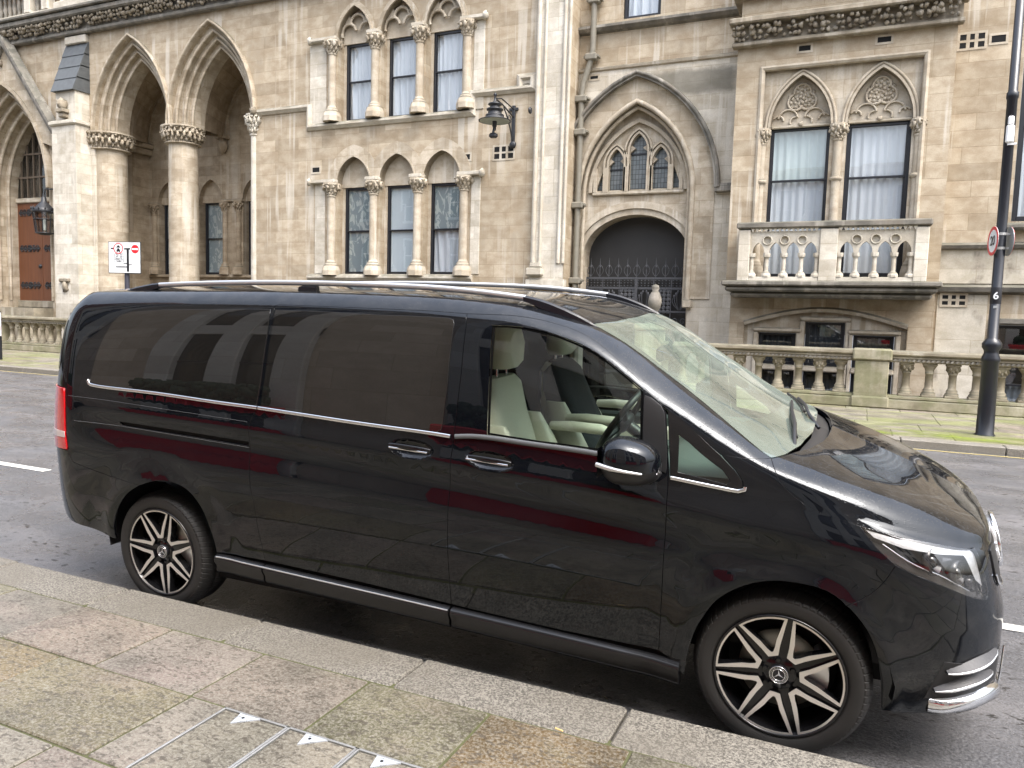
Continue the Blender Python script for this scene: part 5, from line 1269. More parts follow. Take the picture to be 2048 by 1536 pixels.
TR = {
 'quarter_glass': [[-0.49, 1.021], [-0.476, 1.091], [-0.441, 1.249], [-0.386, 1.419], [-0.316, 1.559], [-0.215, 1.611], [-0.023, 1.631], [0.039, 1.638], [0.399, 1.644], [0.814, 1.652], [0.816, 1.457], [0.797, 1.164], [0.776, 1.008], [0.461, 1.008], [0.048, 1.014], [-0.385, 1.011]],
 'slide_glass': [[0.842, 1.65], [1.173, 1.653], [1.48, 1.651], [1.876, 1.667], [1.9, 1.655], [1.909, 1.623], [1.904, 1.291], [1.889, 1.069], [1.882, 1.035], [1.855, 1.013], [1.423, 1.002], [1.083, 1.003], [0.796, 1.007], [0.819, 1.211], [0.835, 1.458]],
 'gap_slide_rear': [[0.805, 1.842], [0.833, 1.744], [0.837, 1.638], [0.816, 1.457], [0.797, 1.164], [0.776, 1.004], [0.75, 0.941], [0.735, 0.861], [0.716, 0.747], [0.737, 0.63], [0.734, 0.576], [0.752, 0.448], [0.757, 0.278], [0.767, 0.183], [0.778, 0.098]],
 'gap_slide_front': [[1.955, 1.798], [1.972, 1.683], [1.964, 1.338], [1.947, 1.017], [1.931, 0.796], [1.924, 0.631], [1.931, 0.447], [1.927, 0.235], [1.921, 0.075]],
 'arch_f': [[3.049, 0.021], [3.055, 0.051], [3.07, 0.11], [3.107, 0.233], [3.166, 0.363], [3.253, 0.453], [3.355, 0.516], [3.466, 0.551], [3.574, 0.553], [3.662, 0.498], [3.737, 0.405], [3.784, 0.296], [3.808, 0.19], [3.827, 0.073]],
 'arch_r': [[-0.372, 0.037], [-0.364, 0.106], [-0.302, 0.243], [-0.203, 0.366], [-0.06, 0.449], [0.078, 0.491], [0.206, 0.484], [0.299, 0.44], [0.376, 0.345], [0.423, 0.207], [0.442, 0.084]],
 'bumper_top': [[3.584, 0.499], [3.661, 0.524], [3.705, 0.549], [3.742, 0.587], [3.799, 0.66], [3.849, 0.753]],
 'tri_glass': [[2.928, 1.702], [2.999, 1.666], [3.084, 1.594], [3.159, 1.492], [3.218, 1.338], [3.252, 1.169], [3.255, 1.089], [3.237, 1.024], [3.104, 1.002], [2.96, 0.998]],
 'fd_glass': [[2.102, 1.657], [2.168, 1.678], [2.236, 1.693], [2.322, 1.704], [2.406, 1.711], [2.474, 1.71], [2.532, 1.709], [2.599, 1.71], [2.657, 1.707], [2.74, 1.702], [2.789, 1.693], [2.82, 1.685], [2.829, 1.459], [2.841, 1.103], [2.637, 1.08], [2.367, 1.056], [2.116, 1.05]],
 'belt': [[-0.49, 1.009], [-0.401, 1.002], [0.049, 1.007], [0.461, 1.0], [0.781, 1.0], [1.083, 0.998], [1.423, 0.998], [1.856, 1.007], [1.945, 1.006], [2.09, 1.032], [2.368, 1.043], [2.63, 1.057]],
 'headlight': [[3.691, 0.985], [3.873, 0.985], [4.128, 1.21], [4.367, 1.405], [4.399, 0.931], [4.435, 0.812], [4.447, 0.699], [4.421, 0.655], [4.32, 0.664], [4.106, 0.714], [3.959, 0.736], [3.849, 0.766], [3.766, 0.845], [3.721, 0.918]],
}
# ------------------------------------------------------------------ the van: surface panels
VAN = empty('passenger_van', (0, 0, 0), (0.05, 0, 0.0131914)); tag(VAN, 'glossy black passenger van with silver roof rails parked at the near kerb', 'van')
VAN.rotation_mode = 'XYZ'
SEAL = plain('rubber_seal', (.006, .006, .006), .9); SEAL.node_tree.nodes['Principled BSDF'].inputs['Specular IOR Level'].default_value = .05; BELTGREY = plain('grey_trim_and_highlight', (.10, .105, .11), .2); SILLBLACK = plain('satin_black_sill', (.010, .010, .011), .22); FINGREY = plain('grey_perforated_trim', (.05, .05, .053), .5, var=.5, vs=120)
LAMPBLACK = plain('gloss_black_lamp_bowl', (.02, .02, .022), .12); BROW = plain('bright_lamp_liner', (.62, .62, .62), .28, metal=.75, var=.35, vs=55)
LAMPDARK = plain('dark_lamp_housing', (.14, .14, .145), .2, metal=.6); WHITELENS2 = plain('light_guide_plastic', (.70, .71, .72), .2)
def uvpoly(k): return [tuple(p) for p in TR[k]]
def resample(poly, step):
    out = []; n = len(poly)
    for i in range(n):
        a, b = poly[i], poly[(i + 1) % n]; d = math.hypot(b[0] - a[0], b[1] - a[1]); k = max(1, int(math.ceil(d / step)))
        out += [(a[0] + (b[0] - a[0]) * j / k, a[1] + (b[1] - a[1]) * j / k) for j in range(k)]
    return out
def inset(poly, d):
    n = len(poly)
    if area2(poly) < 0: poly = poly[::-1]
    out = []
    for i in range(n):
        a, p, b = poly[i - 1], poly[i], poly[(i + 1) % n]
        def nr(q, r):
            dx, dy = r[0] - q[0], r[1] - q[1]; l = math.hypot(dx, dy) or 1e-9; return (-dy / l, dx / l)
        n1, n2 = nr(a, p), nr(p, b); k = max(1 + n1[0] * n2[0] + n1[1] * n2[1], .35)
        out.append((p[0] + d * (n1[0] + n2[0]) / k, p[1] + d * (n1[1] + n2[1]) / k))
    return out
def smooth_line(pts, step=.02, closed=False):
    """Catmull-Rom through points"""
    P = [Vector(p) for p in pts]; n = len(P); out = []
    for i in range(n if closed else n - 1):
        if closed: a, b, c, d = P[i - 1], P[i], P[(i + 1) % n], P[(i + 2) % n]
        else: a, b, c, d = P[max(i - 1, 0)], P[i], P[i + 1], P[min(i + 2, n - 1)]
        k = max(1, int((c - b).length / step))
        for j in range(k):
            t = j / k; q = .5 * ((2 * b) + (c - a) * t + (2 * a - 5 * b + 4 * c - d) * t * t + (3 * b - 3 * c + d - a) * t ** 3); out.append(tuple(q))
    if not closed: out.append(tuple(P[-1]))
    return out
def skin(name, outline, mat, holes=(), off=0.0, edge=.014, gap=.0025, step=.045, parent=None, side=1, hole_edge=True, both=False, offf=None):
    """a panel of the body surface: outline in surface coordinates; side -1 mirrors it to the far side; both joins the two halves"""
    o2 = inset(outline, gap) if gap else (outline if area2(outline) > 0 else outline[::-1])
    o2 = resample(o2, step)
    hs = [resample(h, step) for h in holes]
    xs = [p[0] for p in o2]; ys = [p[1] for p in o2]; pts = []
    x = min(xs) + step * .5; r = 0
    def near(p, lp):
        return any((p[0] - q[0]) ** 2 + (p[1] - q[1]) ** 2 < (step * .45) ** 2 for q in lp)
    while x < max(xs):
        y = min(ys) + step * (.5 if r % 2 else .25)
        while y < max(ys):
            p = (x, y)
            if inside(p, o2) and not any(inside(p, h) for h in hs) and not near(p, o2) and not any(near(p, h) for h in hs): pts.append(p)
            y += step
        x += step * .87; r += 1
    vv, tr = cdt(o2, hs, pts)
    A = np.array(vv); offs = off if offf is None else off + np.array([offf(*p) for p in vv])
    P, N = ev(A[:, 0], A[:, 1], offs)
    if offf is not None:      # own normals for dished parts
        e = 2e-3
        Pu, _ = ev(A[:, 0] + e, A[:, 1], off + np.array([offf(p[0] + e, p[1]) for p in vv])); Pv, _ = ev(A[:, 0], A[:, 1] + e, off + np.array([offf(p[0], p[1] + e) for p in vv]))
        N = np.cross(Pu - P, Pv - P); N /= np.linalg.norm(N, axis=1, keepdims=True) + 1e-12
    V = [tuple(p) for p in P]; NN = [tuple(n) for n in N]; F = list(tr)
    # folded edges
    if edge:
        loops = [o2] + (hs if hole_edge else [])
        for q, lp in enumerate(loops):
            lp = lp if area2(lp) > 0 else lp[::-1]
            if q > 0: lp = lp[::-1]
            B2 = np.array(lp); P0, N0 = ev(B2[:, 0], B2[:, 1], off); n = len(lp); b = len(V)
            T0 = np.roll(P0, -1, 0) - np.roll(P0, 1, 0); T0 /= np.linalg.norm(T0, axis=1, keepdims=True) + 1e-9
            Out = np.cross(T0, N0); r_ = min(.003, edge * .4)
            P1 = P0 + Out * r_ * .8 - N0 * r_; P2 = P1 - N0 * (edge - r_)
            for arr, nn in ((P0, N0), (P1, Out), (P2, Out)):
                V += [tuple(p) for p in arr]; NN += [tuple(p) for p in nn]
            for i in range(n):
                j = (i + 1) % n
                F += [(b + i, b + n + i, b + n + j, b + j), (b + n + i, b + 2 * n + i, b + 2 * n + j, b + n + j)]
    def mir(V, NN, F):
        return [(x, 2 * YC - y, z) for x, y, z in V], [(x, -y, z) for x, y, z in NN], [tuple(reversed(f)) for f in F]
    if side < 0: V, NN, F = mir(V, NN, F)
    if both:
        V2, N2, F2 = mir(V, NN, F); b = len(V); V = V + V2; NN = NN + N2; F = F + [tuple(i + b for i in f) for f in F2]
    me = bpy.data.meshes.new(name); me.from_pydata(V, [], F); me.update()
    me.polygons.foreach_set('use_smooth', [True] * len(F))
    me.normals_split_custom_set_from_vertices(NN); me.update()
    return link(name, me, mat, parent or VAN)
def on_surf(uv, off=0.0, side=1):
    A = np.array(uv, float).reshape(-1, 2); P, N = ev(A[:, 0], A[:, 1], off)
    if side < 0: P[:, 1] = 2 * YC - P[:, 1]; N[:, 1] *= -1
    return P, N
def bead(name, uv, r, mat, off=.004, parent=None, side=1, flat=.6):
    uv = smooth_line(uv, .03); P, N = on_surf(uv, off, side); m = MB(); n = 8; v = []; f = []
    T_ = np.gradient(P, axis=0); T_ /= np.linalg.norm(T_, axis=1, keepdims=True); A = np.cross(T_, N)
    for i in range(len(P)):
        for k in range(n):
            w = 2 * math.pi * k / n; v.append(P[i] + A[i] * r * math.cos(w) + N[i] * r * flat * math.sin(w))
    for i in range(len(P) - 1):
        for k in range(n): f.append((i * n + k, (i + 1) * n + k, (i + 1) * n + (k + 1) % n, i * n + (k + 1) % n))
    m.add(v, f, True); m.add(v[:n], [tuple(range(n))]); m.add(v[-n:], [tuple(range(n))[::-1]]); return m.build(name, mat, parent or VAN)

gsr, gsf = uvpoly('gap_slide_rear'), uvpoly('gap_slide_front')
divid = [(.8364, 1.634), (.8182, 1.472), (.7984, 1.169), (.7763, 1.004), (.7493, .941), (.7283, .858), (.7255, .750), (.728, .63), (.735, .53), (.75, .4455), (.762, .2798), (.771, .1893), (.778, .098)]
front_gap = [(1.9585, 1.7217), (1.9680, 1.62), (1.9658, 1.3513), (1.9472, 1.0168), (1.9350, .7952), (1.928, .6327), (1.924, .4443), (1.921, .2421), (1.919, .075)]
fd_gap = [(2.9055, 1.678), (2.925, 1.60), (2.9519, 1.0196), (2.956, .90), (2.955, .7635), (2.952, .5301), (2.9476, .3143), (2.936, .069)]
fd_top = [(1.9585, 1.7217), (2.08, 1.740), (2.2064, 1.762), (2.3393, 1.782), (2.4549, 1.792), (2.5873, 1.784), (2.7171, 1.768), (2.8023, 1.745), (2.9055, 1.678)]
sl_top = [(.8275, 1.684), (.8539, 1.6983), (1.2383, 1.7), (1.568, 1.706), (1.9585, 1.7217)]
arch_f = smooth_line(uvpoly('arch_f'), .03); arch_r = smooth_line(uvpoly('arch_r'), .03)
ws_side = [(2.5227, 1.925), (2.6034, 1.922), (2.6927, 1.934), (2.7822, 1.945), (2.8725, 1.950), (2.9638, 1.948), (3.0534, 1.938), (3.1409, 1.922), (3.2261, 1.900), (3.2967, 1.878), (3.3492, 1.862)]
hood_side = [(3.3492, 1.862), (3.3721, 1.7263), (3.3934, 1.623), (3.4346, 1.417), (3.478, 1.14), (3.545, 1.02), (3.6762, .992)]
bump_top = smooth_line(uvpoly('bumper_top'), .03); bump_top_in = [(3.648, .503)] + [p for p in bump_top if p[0] > 3.662]
tri = uvpoly('tri_glass'); tail = [(-.7601, .9524), (-.743, .8628), (-.735, .6767), (-.7139, .5894), (-1.20, .5836), (-1.20, .9524)]
rb_top = [(-.7226, .5823), (-.6571, .5167), (-.5168, .4934), (-.3319, .4626), (-.0807, .4421)]
ai = [p for p in arch_r if p[0] < -.09]; ao = [p for p in arch_r if p[0] > -.072]
wsh = [(2.5227, 1.925), (2.577, 2.11), (2.615, 2.33), (2.63, 2.54)]
def ellipse(c, a, b, n=28, p=2.0): return [(c[0] + a * math.copysign(abs(math.cos(2 * math.pi * i / n)) ** (2 / p), math.cos(2 * math.pi * i / n)), c[1] + b * math.copysign(abs(math.sin(2 * math.pi * i / n)) ** (2 / p), math.sin(2 * math.pi * i / n))) for i in range(n)]
CUPS = ((1.7246, .889, .120, .064), (2.1393, .892, .120, .064))
cup_poly = [ellipse(c[:2], c[2], c[3], 28, 2.3) for c in CUPS]
fdg = smooth_line(uvpoly('fd_glass')[:13], .05) + [(2.8409, 1.08)] + uvpoly('fd_glass')[14:]
slot = [(-.2446, .802), (.1945, .7955), (.7215, .7845), (.7200, .7575), (.194, .7671), (-.227, .7772)]
for sd in (1, -1):
    body = ws_side[::-1] + [(2.35, 1.95), (2.0, 1.95), (.7, 1.95), (-.3, 1.95), (-.70, 1.90), (-.665, 1.70), (-.655, 1.62), (-.68, 1.5338), (-.72, 1.375), (-.755, 1.177), (-.7655, 1.008), (-.7601, .9524), (-.743, .8628), (-.735, .6767), (-.7226, .5823)] \
        + rb_top[1:] + ao + [(.446, .092), (.778, .098)] + divid[::-1][1:] + sl_top + fd_top[1:] + [(2.926, 1.662), (2.9987, 1.6458), (3.0838, 1.60), (3.1589, 1.5178)]
    skin('body_side', body, PAINT, [slot] if sd > 0 else [], side=sd, gap=.0022)
    sdoor = skin('sliding_door', sl_top + front_gap[1:] + [(1.39, .089)] + divid[::-1], PAINT, [cup_poly[0]], side=sd)
    fdoor = skin('front_door', fd_top + fd_gap[1:] + [(2.366, .0655)] + front_gap[::-1][:-1], PAINT, [fdg, cup_poly[1]], side=sd, hole_edge=False)
    fender = [(2.96, .9925), (3.104, .9975), (3.2369, 1.0238), (3.2549, 1.0911), (3.2516, 1.18), (3.218, 1.3712), (3.1589, 1.5178), (3.3492, 1.862)] + hood_side[1:] + [(3.6907, .9845), (3.7206, .9184), (3.766, .8451), (3.849, .7661), (3.849, .7534)] + bump_top_in[::-1] \
        + [p for p in arch_f if p[0] < 3.64][::-1] + [(2.9857, .056), (2.936, .069)] + fd_gap[::-1][1:8]
    skin('front_wing', fender, PAINT, side=sd)
    skin('headlight_surround', [(0, 0)], PAINT) if False else None
    # windows
    qg = smooth_line(uvpoly('quarter_glass')[:7], .04) + uvpoly('quarter_glass')[7:]
    skin('rear_side_window', qg, PRIVACY, off=.0035, edge=.006, gap=.004, side=sd)
    skin('rear_side_window', smooth_line(uvpoly('slide_glass'), .06, True) if False else uvpoly('slide_glass'), PRIVACY, off=.0035, edge=.006, gap=.005, side=sd)
    skin('front_side_window', fdg, G_VAN, off=-.010, edge=0, gap=-.002, side=sd)
    skin('window_seal', resample(fdg, .03), SEAL, [inset(resample(fdg, .03), .012)], off=-.006, edge=0, gap=0, side=sd)
    skin('mirror_sail', [(2.829, 1.645), (2.8568, 1.664), (2.900, 1.650), (2.918, 1.59), (2.9420, 1.158), (2.944, 1.02), (2.845, 1.06), (2.838, 1.2)], BLACKPLASTIC, off=.003, edge=.01, gap=.001, side=sd)
    skin('quarter_light_frame', tri, BLACKGLOSS, [inset([(2.99, 1.045), (3.19, 1.05), (3.205, 1.12), (3.17, 1.25), (3.03, 1.43), (2.985, 1.45)], .0)], off=.0, edge=.006, gap=.003, side=sd)
    skin('quarter_light', [(2.985, 1.04), (3.195, 1.045), (3.21, 1.12), (3.175, 1.26), (3.03, 1.44), (2.98, 1.455)], G_VAN, off=-.004, edge=0, gap=0, side=sd)
    # bright strips
    bl = uvpoly('belt'); bead('chrome_strip', [(-.503, 1.035), (-.490, 1.012)] + bl[1:5], .010, CHROME, side=sd); bead('chrome_strip', [(.787, 1.000)] + bl[5:8] + [(1.93, 1.006)], .010, CHROME, side=sd)
    bead('chrome_strip', [(1.955, 1.010), (2.0898, 1.0324), (2.3681, 1.0429), (2.6297, 1.0576), (2.83, 1.06)], .012, BELTGREY, side=sd)
    bead('chrome_strip', [(2.965, .990), (3.1045, .993), (3.2372, 1.012), (3.262, 1.055), (3.262, 1.10)], .009, CHROME, side=sd)
    # sill with bright edge
    for a, b in ((.446, .772), (.784, 1.914), (1.926, 3.03)):
        m = MB(); n = int((b - a) / .06) + 2; v = []; f = []
        for i in range(n):
            u = a + (b - a) * i / (n - 1); zt = .085 - .012 * (u - .45)
            P, N = on_surf([(u, zt), (u, .05), (u, .02)], .0, 1); top = P[0]
            for dy, dz in ((.004, .004), (-.022, -.004), (-.030, -.014), (-.030, -.030), (-.012, -.062), (-.014, -.085), (.0, -.105), (.05, -.108)): v.append((top[0], (top[1] + dy) if sd > 0 else 2 * YC - top[1] - dy, top[2] + dz))
        for i in range(n - 1):
            for k in range(7): q = (i * 8 + k, i * 8 + k + 1, (i + 1) * 8 + k + 1, (i + 1) * 8 + k); f.append(q if sd > 0 else q[::-1])
        m.add(v, f, True); m.add(v[:8], [tuple(range(8))]); m.add(v[-8:], [tuple(range(8))]); m.build('side_sill', SILLBLACK, VAN)
    bead('sill_trim', [(.45, .083), (.76, .079), (1.39, .071), (1.91, .064)], .005, SATIN, off=.026, side=sd)
    # door handles in their dished cups
    for c, door in zip(CUPS, (sdoor, fdoor)):
        dish = lambda u, v, c=c: -.030 * max(0.0, 1 - ((u - c[0]) / c[2]) ** 2 - ((v - c[1]) / c[3]) ** 2) ** .6 - .0008
        skin('handle_cup', ellipse(c[:2], c[2] * .999, c[3] * .999, 28, 2.3), PAINT, off=0, offf=dish, edge=0, gap=0, step=.016, parent=door, side=sd)
        u0, u1 = c[0] - .118, c[0] + .112; m = MB(); n = 14; v = []; f = []
        for i in range(n + 1):
            s = i / n; u = u0 + (u1 - u0) * s; P, N = on_surf([(u, c[1] + .004)], 0, sd); o_ = .010 + .016 * math.sin(math.pi * s) ** .7; h = .017 - .004 * abs(2 * s - 1) ** 3
            q = P[0] + N[0] * o_; up = np.array([0, 0, 1.0])
            for k in range(10):
                w = 2 * math.pi * k / 10; v.append(q + up * h * math.cos(w) + N[0] * .009 * math.sin(w))
        for i in range(n):
            for k in range(10): f.append((i * 10 + k, i * 10 + (k + 1) % 10, (i + 1) * 10 + (k + 1) % 10, (i + 1) * 10 + k))
        m.add(v, f, True); m.add(v[:10], [tuple(range(10))]); m.add(v[-10:], [tuple(range(10))]); hd = m.build('door_handle', BLACKGLOSS, door)
        bead('bright_edge', [(u0 + .01, c[1] - .006), (c[0], c[1] - .006), (u1 - .01, c[1] - .006)], .0045, CHROME, off=.028, parent=door, side=sd)
        if sd > 0 and c is CUPS[1]: P, N = on_surf([(u0 + .016, c[1] + .004)], .020); MB().blob(tuple(P[0]), (.009, .005, .009), 1, 10, 6, 0).build('key_lock', SATIN, door)
    # lamps
    hl = uvpoly('headlight'); hl[0] = (3.6907, .988)
    skin('headlight', hl, G_CLEAR, off=.001, edge=.02, gap=.002, step=.03, side=sd); lamp = scene.objects[-1] if False else [o for o in VAN.children if o.name.startswith('headlight')][-1]
    cx_, cy_ = 4.15, .88
    skin('lamp_housing', inset(hl, .004), LAMPDARK, off=0, offf=lambda u, v: -.035 - .03 * math.sin(max(0, min(1, (u - 3.7) / .7)) * math.pi), edge=0, gap=0, step=.03, parent=lamp, side=sd)
    for uv, rr, mt in (((4.08, .87), .050, LAMPBLACK), ((4.25, .82), .046, LAMPBLACK), ((4.36, .75), .028, LAMPBLACK)):
        P, N = on_surf([uv], -.045, sd); m = MB(); m.lathe([(0, -.03), (rr * .5, -.025), (rr, .02), (rr * 1.08, .022), (rr * 1.08, .0)], n=20, cap=False); o = m.build('reflector_bowl', mt, lamp)
        d = Vector(N[0]); d = (d + Vector((.9, 0, 0))).normalized(); o.rotation_mode = 'QUATERNION'; o.rotation_quaternion = d.to_track_quat('Z', 'Y'); o.location = P[0]
        m = MB(); m.blob((0, 0, .005), (rr * .55, rr * .55, rr * .4), 1, 14, 8, 0); o2 = m.build('projector_lens', PRIVACY, lamp); o2.rotation_mode = 'QUATERNION'; o2.rotation_quaternion = o.rotation_quaternion; o2.location = P[0]
    bead('light_guide', [(3.76, .945), (3.90, .955), (4.10, 1.08), (4.28, 1.22), (4.35, 1.30), (4.385, 1.0), (4.415, .80), (4.425, .70)], .0035, REFLECTOR, off=-.018, parent=lamp, side=sd)
    bead('light_guide', [(3.80, .885), (3.95, .80), (4.12, .765), (4.30, .705)], .003, REFLECTOR, off=-.016, parent=lamp, side=sd)
    skin('lamp_brow', [(3.715, .972), (3.88, .970), (4.12, 1.185), (4.345, 1.385), (4.385, 1.0), (4.42, .74), (4.36, .78), (4.28, .98), (4.1, .93), (3.9, .895), (3.76, .915)], BROW, off=-.012, edge=0, gap=0, step=.03, parent=lamp, side=sd)
    tl = skin('tail_light', [(-.7601, .955), (-.743, .8628), (-.735, .6767), (-.7139, .5894), (-1.15, .5836), (-1.15, .955)], REDLENS, off=.008, edge=.02, gap=.002, step=.03, side=sd)
    skin('reverse_lens', [(-.738, .70), (-.732, .665), (-1.14, .655), (-1.14, .70)], WHITELENS, off=.0095, edge=.003, gap=0, step=.03, parent=tl, side=sd)
    # bumper fins
    for k, (uv, w_) in enumerate((([(4.121, .252), (4.22, .266), (4.326, .287), (4.42, .31), (4.507, .333)], .020), ([(4.061, .170), (4.15, .185), (4.248, .204), (4.36, .22), (4.469, .232)], .021))):
        P, N = on_surf(smooth_line(uv, .03), .0, sd); n = len(P); v = []; f = []; v2 = []
        for i in range(n):
            s = i / (n - 1); d = .034 * math.sin(math.pi * min(1, .06 + s * .92)) ** .5 + .004; t_ = w_ * .62 * (.2 + .8 * math.sin(math.pi * min(1, .1 + s * .88)))
            hN = N[i] * np.array([1, 1, 0]); hN /= np.linalg.norm(hN)
            for a_, b_ in ((d * .90, t_ * .42), (d * .98, t_ * .22), (d, -.1 * t_), (d * .93, -t_ * .40), (-.03, -t_ * .3)): v.append(P[i] + hN * a_ + np.array([0, 0, b_]))
            for a_, b_ in ((-.02, t_ * 3.4), (d * .90, t_ * .43)): v2.append(P[i] + hN * a_ + np.array([0, 0, b_]))
        for i in range(n - 1):
            for q in range(4): f.append((i * 5 + q, i * 5 + q + 1, (i + 1) * 5 + q + 1, (i + 1) * 5 + q))
        m = MB(); m.add(v, f, True); fin = m.build('bumper_fin', SATIN, VAN)
        m = MB(); m.add(v2, [(2 * i, 2 * i + 1, 2 * i + 3, 2 * i + 2) for i in range(n - 1)], True); m.build('fin_mesh', FINGREY, fin)
    P, N = on_surf(smooth_line([(4.045, .088), (4.14, .095), (4.235, .102), (4.34, .108), (4.46, .112), (4.57, .10)], .03), 0, sd); n = len(P); v = []; f = []
    for i in range(n):
        s = i / (n - 1); d = .030 * min(1, s * 5 + .25); hN = N[i] * np.array([1, 1, 0]); hN /= np.linalg.norm(hN)
        for a_, b_ in ((-.02, .045), (d * .6, .040), (d * .95, .024), (d, .008), (d * .9, -.012), (-.02, -.024)): v.append(P[i] + hN * a_ + np.array([0, 0, b_]))
    for i in range(n - 1):
        for q in range(5): f.append((i * 6 + q, i * 6 + q + 1, (i + 1) * 6 + q + 1, (i + 1) * 6 + q))
    m = MB(); m.add(v, f, True); m.add(v[:6], [tuple(range(6))]); m.build('bumper_splitter', CHROME, VAN)
    skin('bumper_vent', [(4.11, .30), (4.02, .13), (4.3, .15), (4.58, .17), (4.58, .33), (4.34, .285)], BLACKPLASTIC, off=.0015, edge=.004, gap=0, step=.03, side=sd)

skin('roof', [(-.70, 1.95), (2.38, 1.95), (2.5227, 1.935)] + wsh[1:] + [(-.72, 2.54), (-.71, 2.2)], PAINT, both=True)
wsc = ws_side + [(3.40, 1.95), (3.45, 2.08), (3.48, 2.3), (3.485, 2.54)] + wsh[::-1][:-1]
skin('windscreen', wsc, G_SCREEN, off=.001, edge=0, gap=.003, both=True, step=.04)
skin('windscreen_frit', resample(wsc, .05), BLACKGLOSS, [[(2.66, 2.54 - .02), (2.655, 2.3), (2.62, 2.1), (2.60, 2.04), (2.64, 1.985), (2.80, 1.99), (3.0, 1.985), (3.14, 1.965), (3.215, 2.03), (3.28, 2.2), (3.32, 2.4), (3.325, 2.52)]], off=-.004, edge=0, gap=.003, both=True, step=.05)
hr = [(3.3492, 1.862), (3.3937, 1.9407), (3.4423, 2.0231), (3.4794, 2.0967), (3.518, 2.2259), (3.5388, 2.3447), (3.5497, 2.4783), (3.552, 2.54)]
skin('cowl_panel', [(3.3492, 1.87), (3.40, 1.945), (3.45, 2.075), (3.48, 2.3), (3.485, 2.54)] + hr[::-1][:-1], BLACKPLASTIC, off=-.03, edge=0, gap=0, both=True)
hood = hr[:-1] + [(3.552, 2.54), (4.9, 2.54), (4.9, 1.66), (4.70, 1.58), (4.5, 1.53), (4.3654, 1.4956), (4.25, 1.33), (4.13, 1.2124), (3.96, 1.06), (3.8726, 1.0), (3.6762, .992)] + hood_side[::-1][1:-1]
skin('bonnet', hood, PAINT, both=True, gap=.003, edge=.02)
hle = [(3.849, .7661), (3.9589, .7357), (4.1065, .714), (4.3198, .6645), (4.4208, .6548), (4.4466, .6991), (4.4347, .8119), (4.3985, .931), (4.367, 1.4085), (4.3654, 1.4956)]
fb = [p for p in arch_f if p[0] > 3.66] + [(3.8286, .0664), (3.9647, .0594), (4.1495, .06), (4.4102, .06), (4.9, .06), (4.9, 1.66), (4.70, 1.58), (4.5, 1.53)] + hle[::-1] + [(3.849, .7534)] + bump_top_in[::-1]
skin('front_bumper', fb, PAINT, both=True)
skin('front_grille', [(4.62, .72), (4.9, .69), (4.9, 1.42), (4.60, 1.40), (4.56, 1.1), (4.57, .8)], BLACKPLASTIC, off=.006, edge=.006, gap=0, step=.04, both=True)
for z0, z1 in ((.86, .96), (1.08, 1.18)):
    skin('grille_bar', [(4.72, z0), (4.9, z0 - .01), (4.9, z1 - .01), (4.73, z1)], SATIN, off=.016, edge=.012, gap=0, step=.04, both=True)
bead('grille_surround', [(4.57, .80), (4.59, .74), (4.64, .70), (4.75, .67), (4.9, .66)], .006, CHROME, off=.008)
bead('grille_surround', [(4.57, .80), (4.59, .74), (4.64, .70), (4.75, .67), (4.9, .66)], .006, CHROME, off=.008, side=-1)
bead('bumper_chrome', [(4.66, .30), (4.64, .18), (4.68, .10), (4.9, .07)], .007, CHROME, off=.012); bead('bumper_chrome', [(4.66, .30), (4.64, .18), (4.68, .10), (4.9, .07)], .007, CHROME, off=.012, side=-1)
P, N = on_surf([(4.88, .74)], .03); st = empty('front_emblem', (P[0][0] + .012, YC, P[0][2] + .01), (0, math.radians(90 - 12), 0), VAN)
m = MB(); m.tube([(.118 * math.cos(2 * math.pi * i / 32), .118 * math.sin(2 * math.pi * i / 32), 0) for i in range(32)], .012, 8, True)
for k in range(3):
    a = math.pi + 2 * math.pi * k / 3; tip = (.112 * math.cos(a), .112 * math.sin(a), 0); l = (.022 * math.cos(a + math.pi / 3), .022 * math.sin(a + math.pi / 3), 0); r_ = (.022 * math.cos(a - math.pi / 3), .022 * math.sin(a - math.pi / 3), 0)
    m.add([tip, l, r_, (0, 0, .02), (0, 0, -.01)], [(0, 3, 1), (0, 2, 3), (0, 1, 4), (0, 4, 2)])
m.build('star', CHROME, st); m = MB(); m.lathe([(0, -.004), (.112, -.004), (.112, -.02), (0, -.02)], n=32); m.build('emblem_disc', SATIN, st)
rbp = ai[::-1] + [(-.61, .0619), (-.9985, .0684), (-1.3, .07), (-1.6699, .07), (-1.6699, .575), (-1.2, .5825), (-.7226, .5823)] + rb_top[1:]
skin('rear_bumper', rbp, PAINT, both=True)
skin('tailgate', [(-1.6699, .585), (-1.16, .585), (-1.16, .955), (-.7655, .96), (-.7655, 1.008), (-.755, 1.177), (-.72, 1.375), (-.68, 1.5338), (-.655, 1.62), (-.665, 1.70), (-.70, 1.90), (-.71, 2.2), (-.72, 2.54), (-1.6699, 2.54)], PAINT, both=True)
skin('rear_window', [(-1.6699, 1.06), (-.95, 1.08), (-.90, 1.3), (-.92, 1.52), (-1.0, 1.60), (-1.6699, 1.62)], PRIVACY, off=.003, edge=.005, gap=.002, both=True)
skin('rail_channel', inset(slot, -.003), GAP, off=-.014, edge=0, gap=0, step=.03)
bead('channel_highlight', [(-.62, .773), (-.227, .7735), (.194, .763), (.7215, .751)], .0014, BELTGREY, off=.0015); bead('swage_highlight', [(-.70, .915), (-.3, .92), (.2, .912), (.72, .905)], .0009, BELTGREY, off=.0004)  # thin pale beads paint in the highlights along the crease and the channel
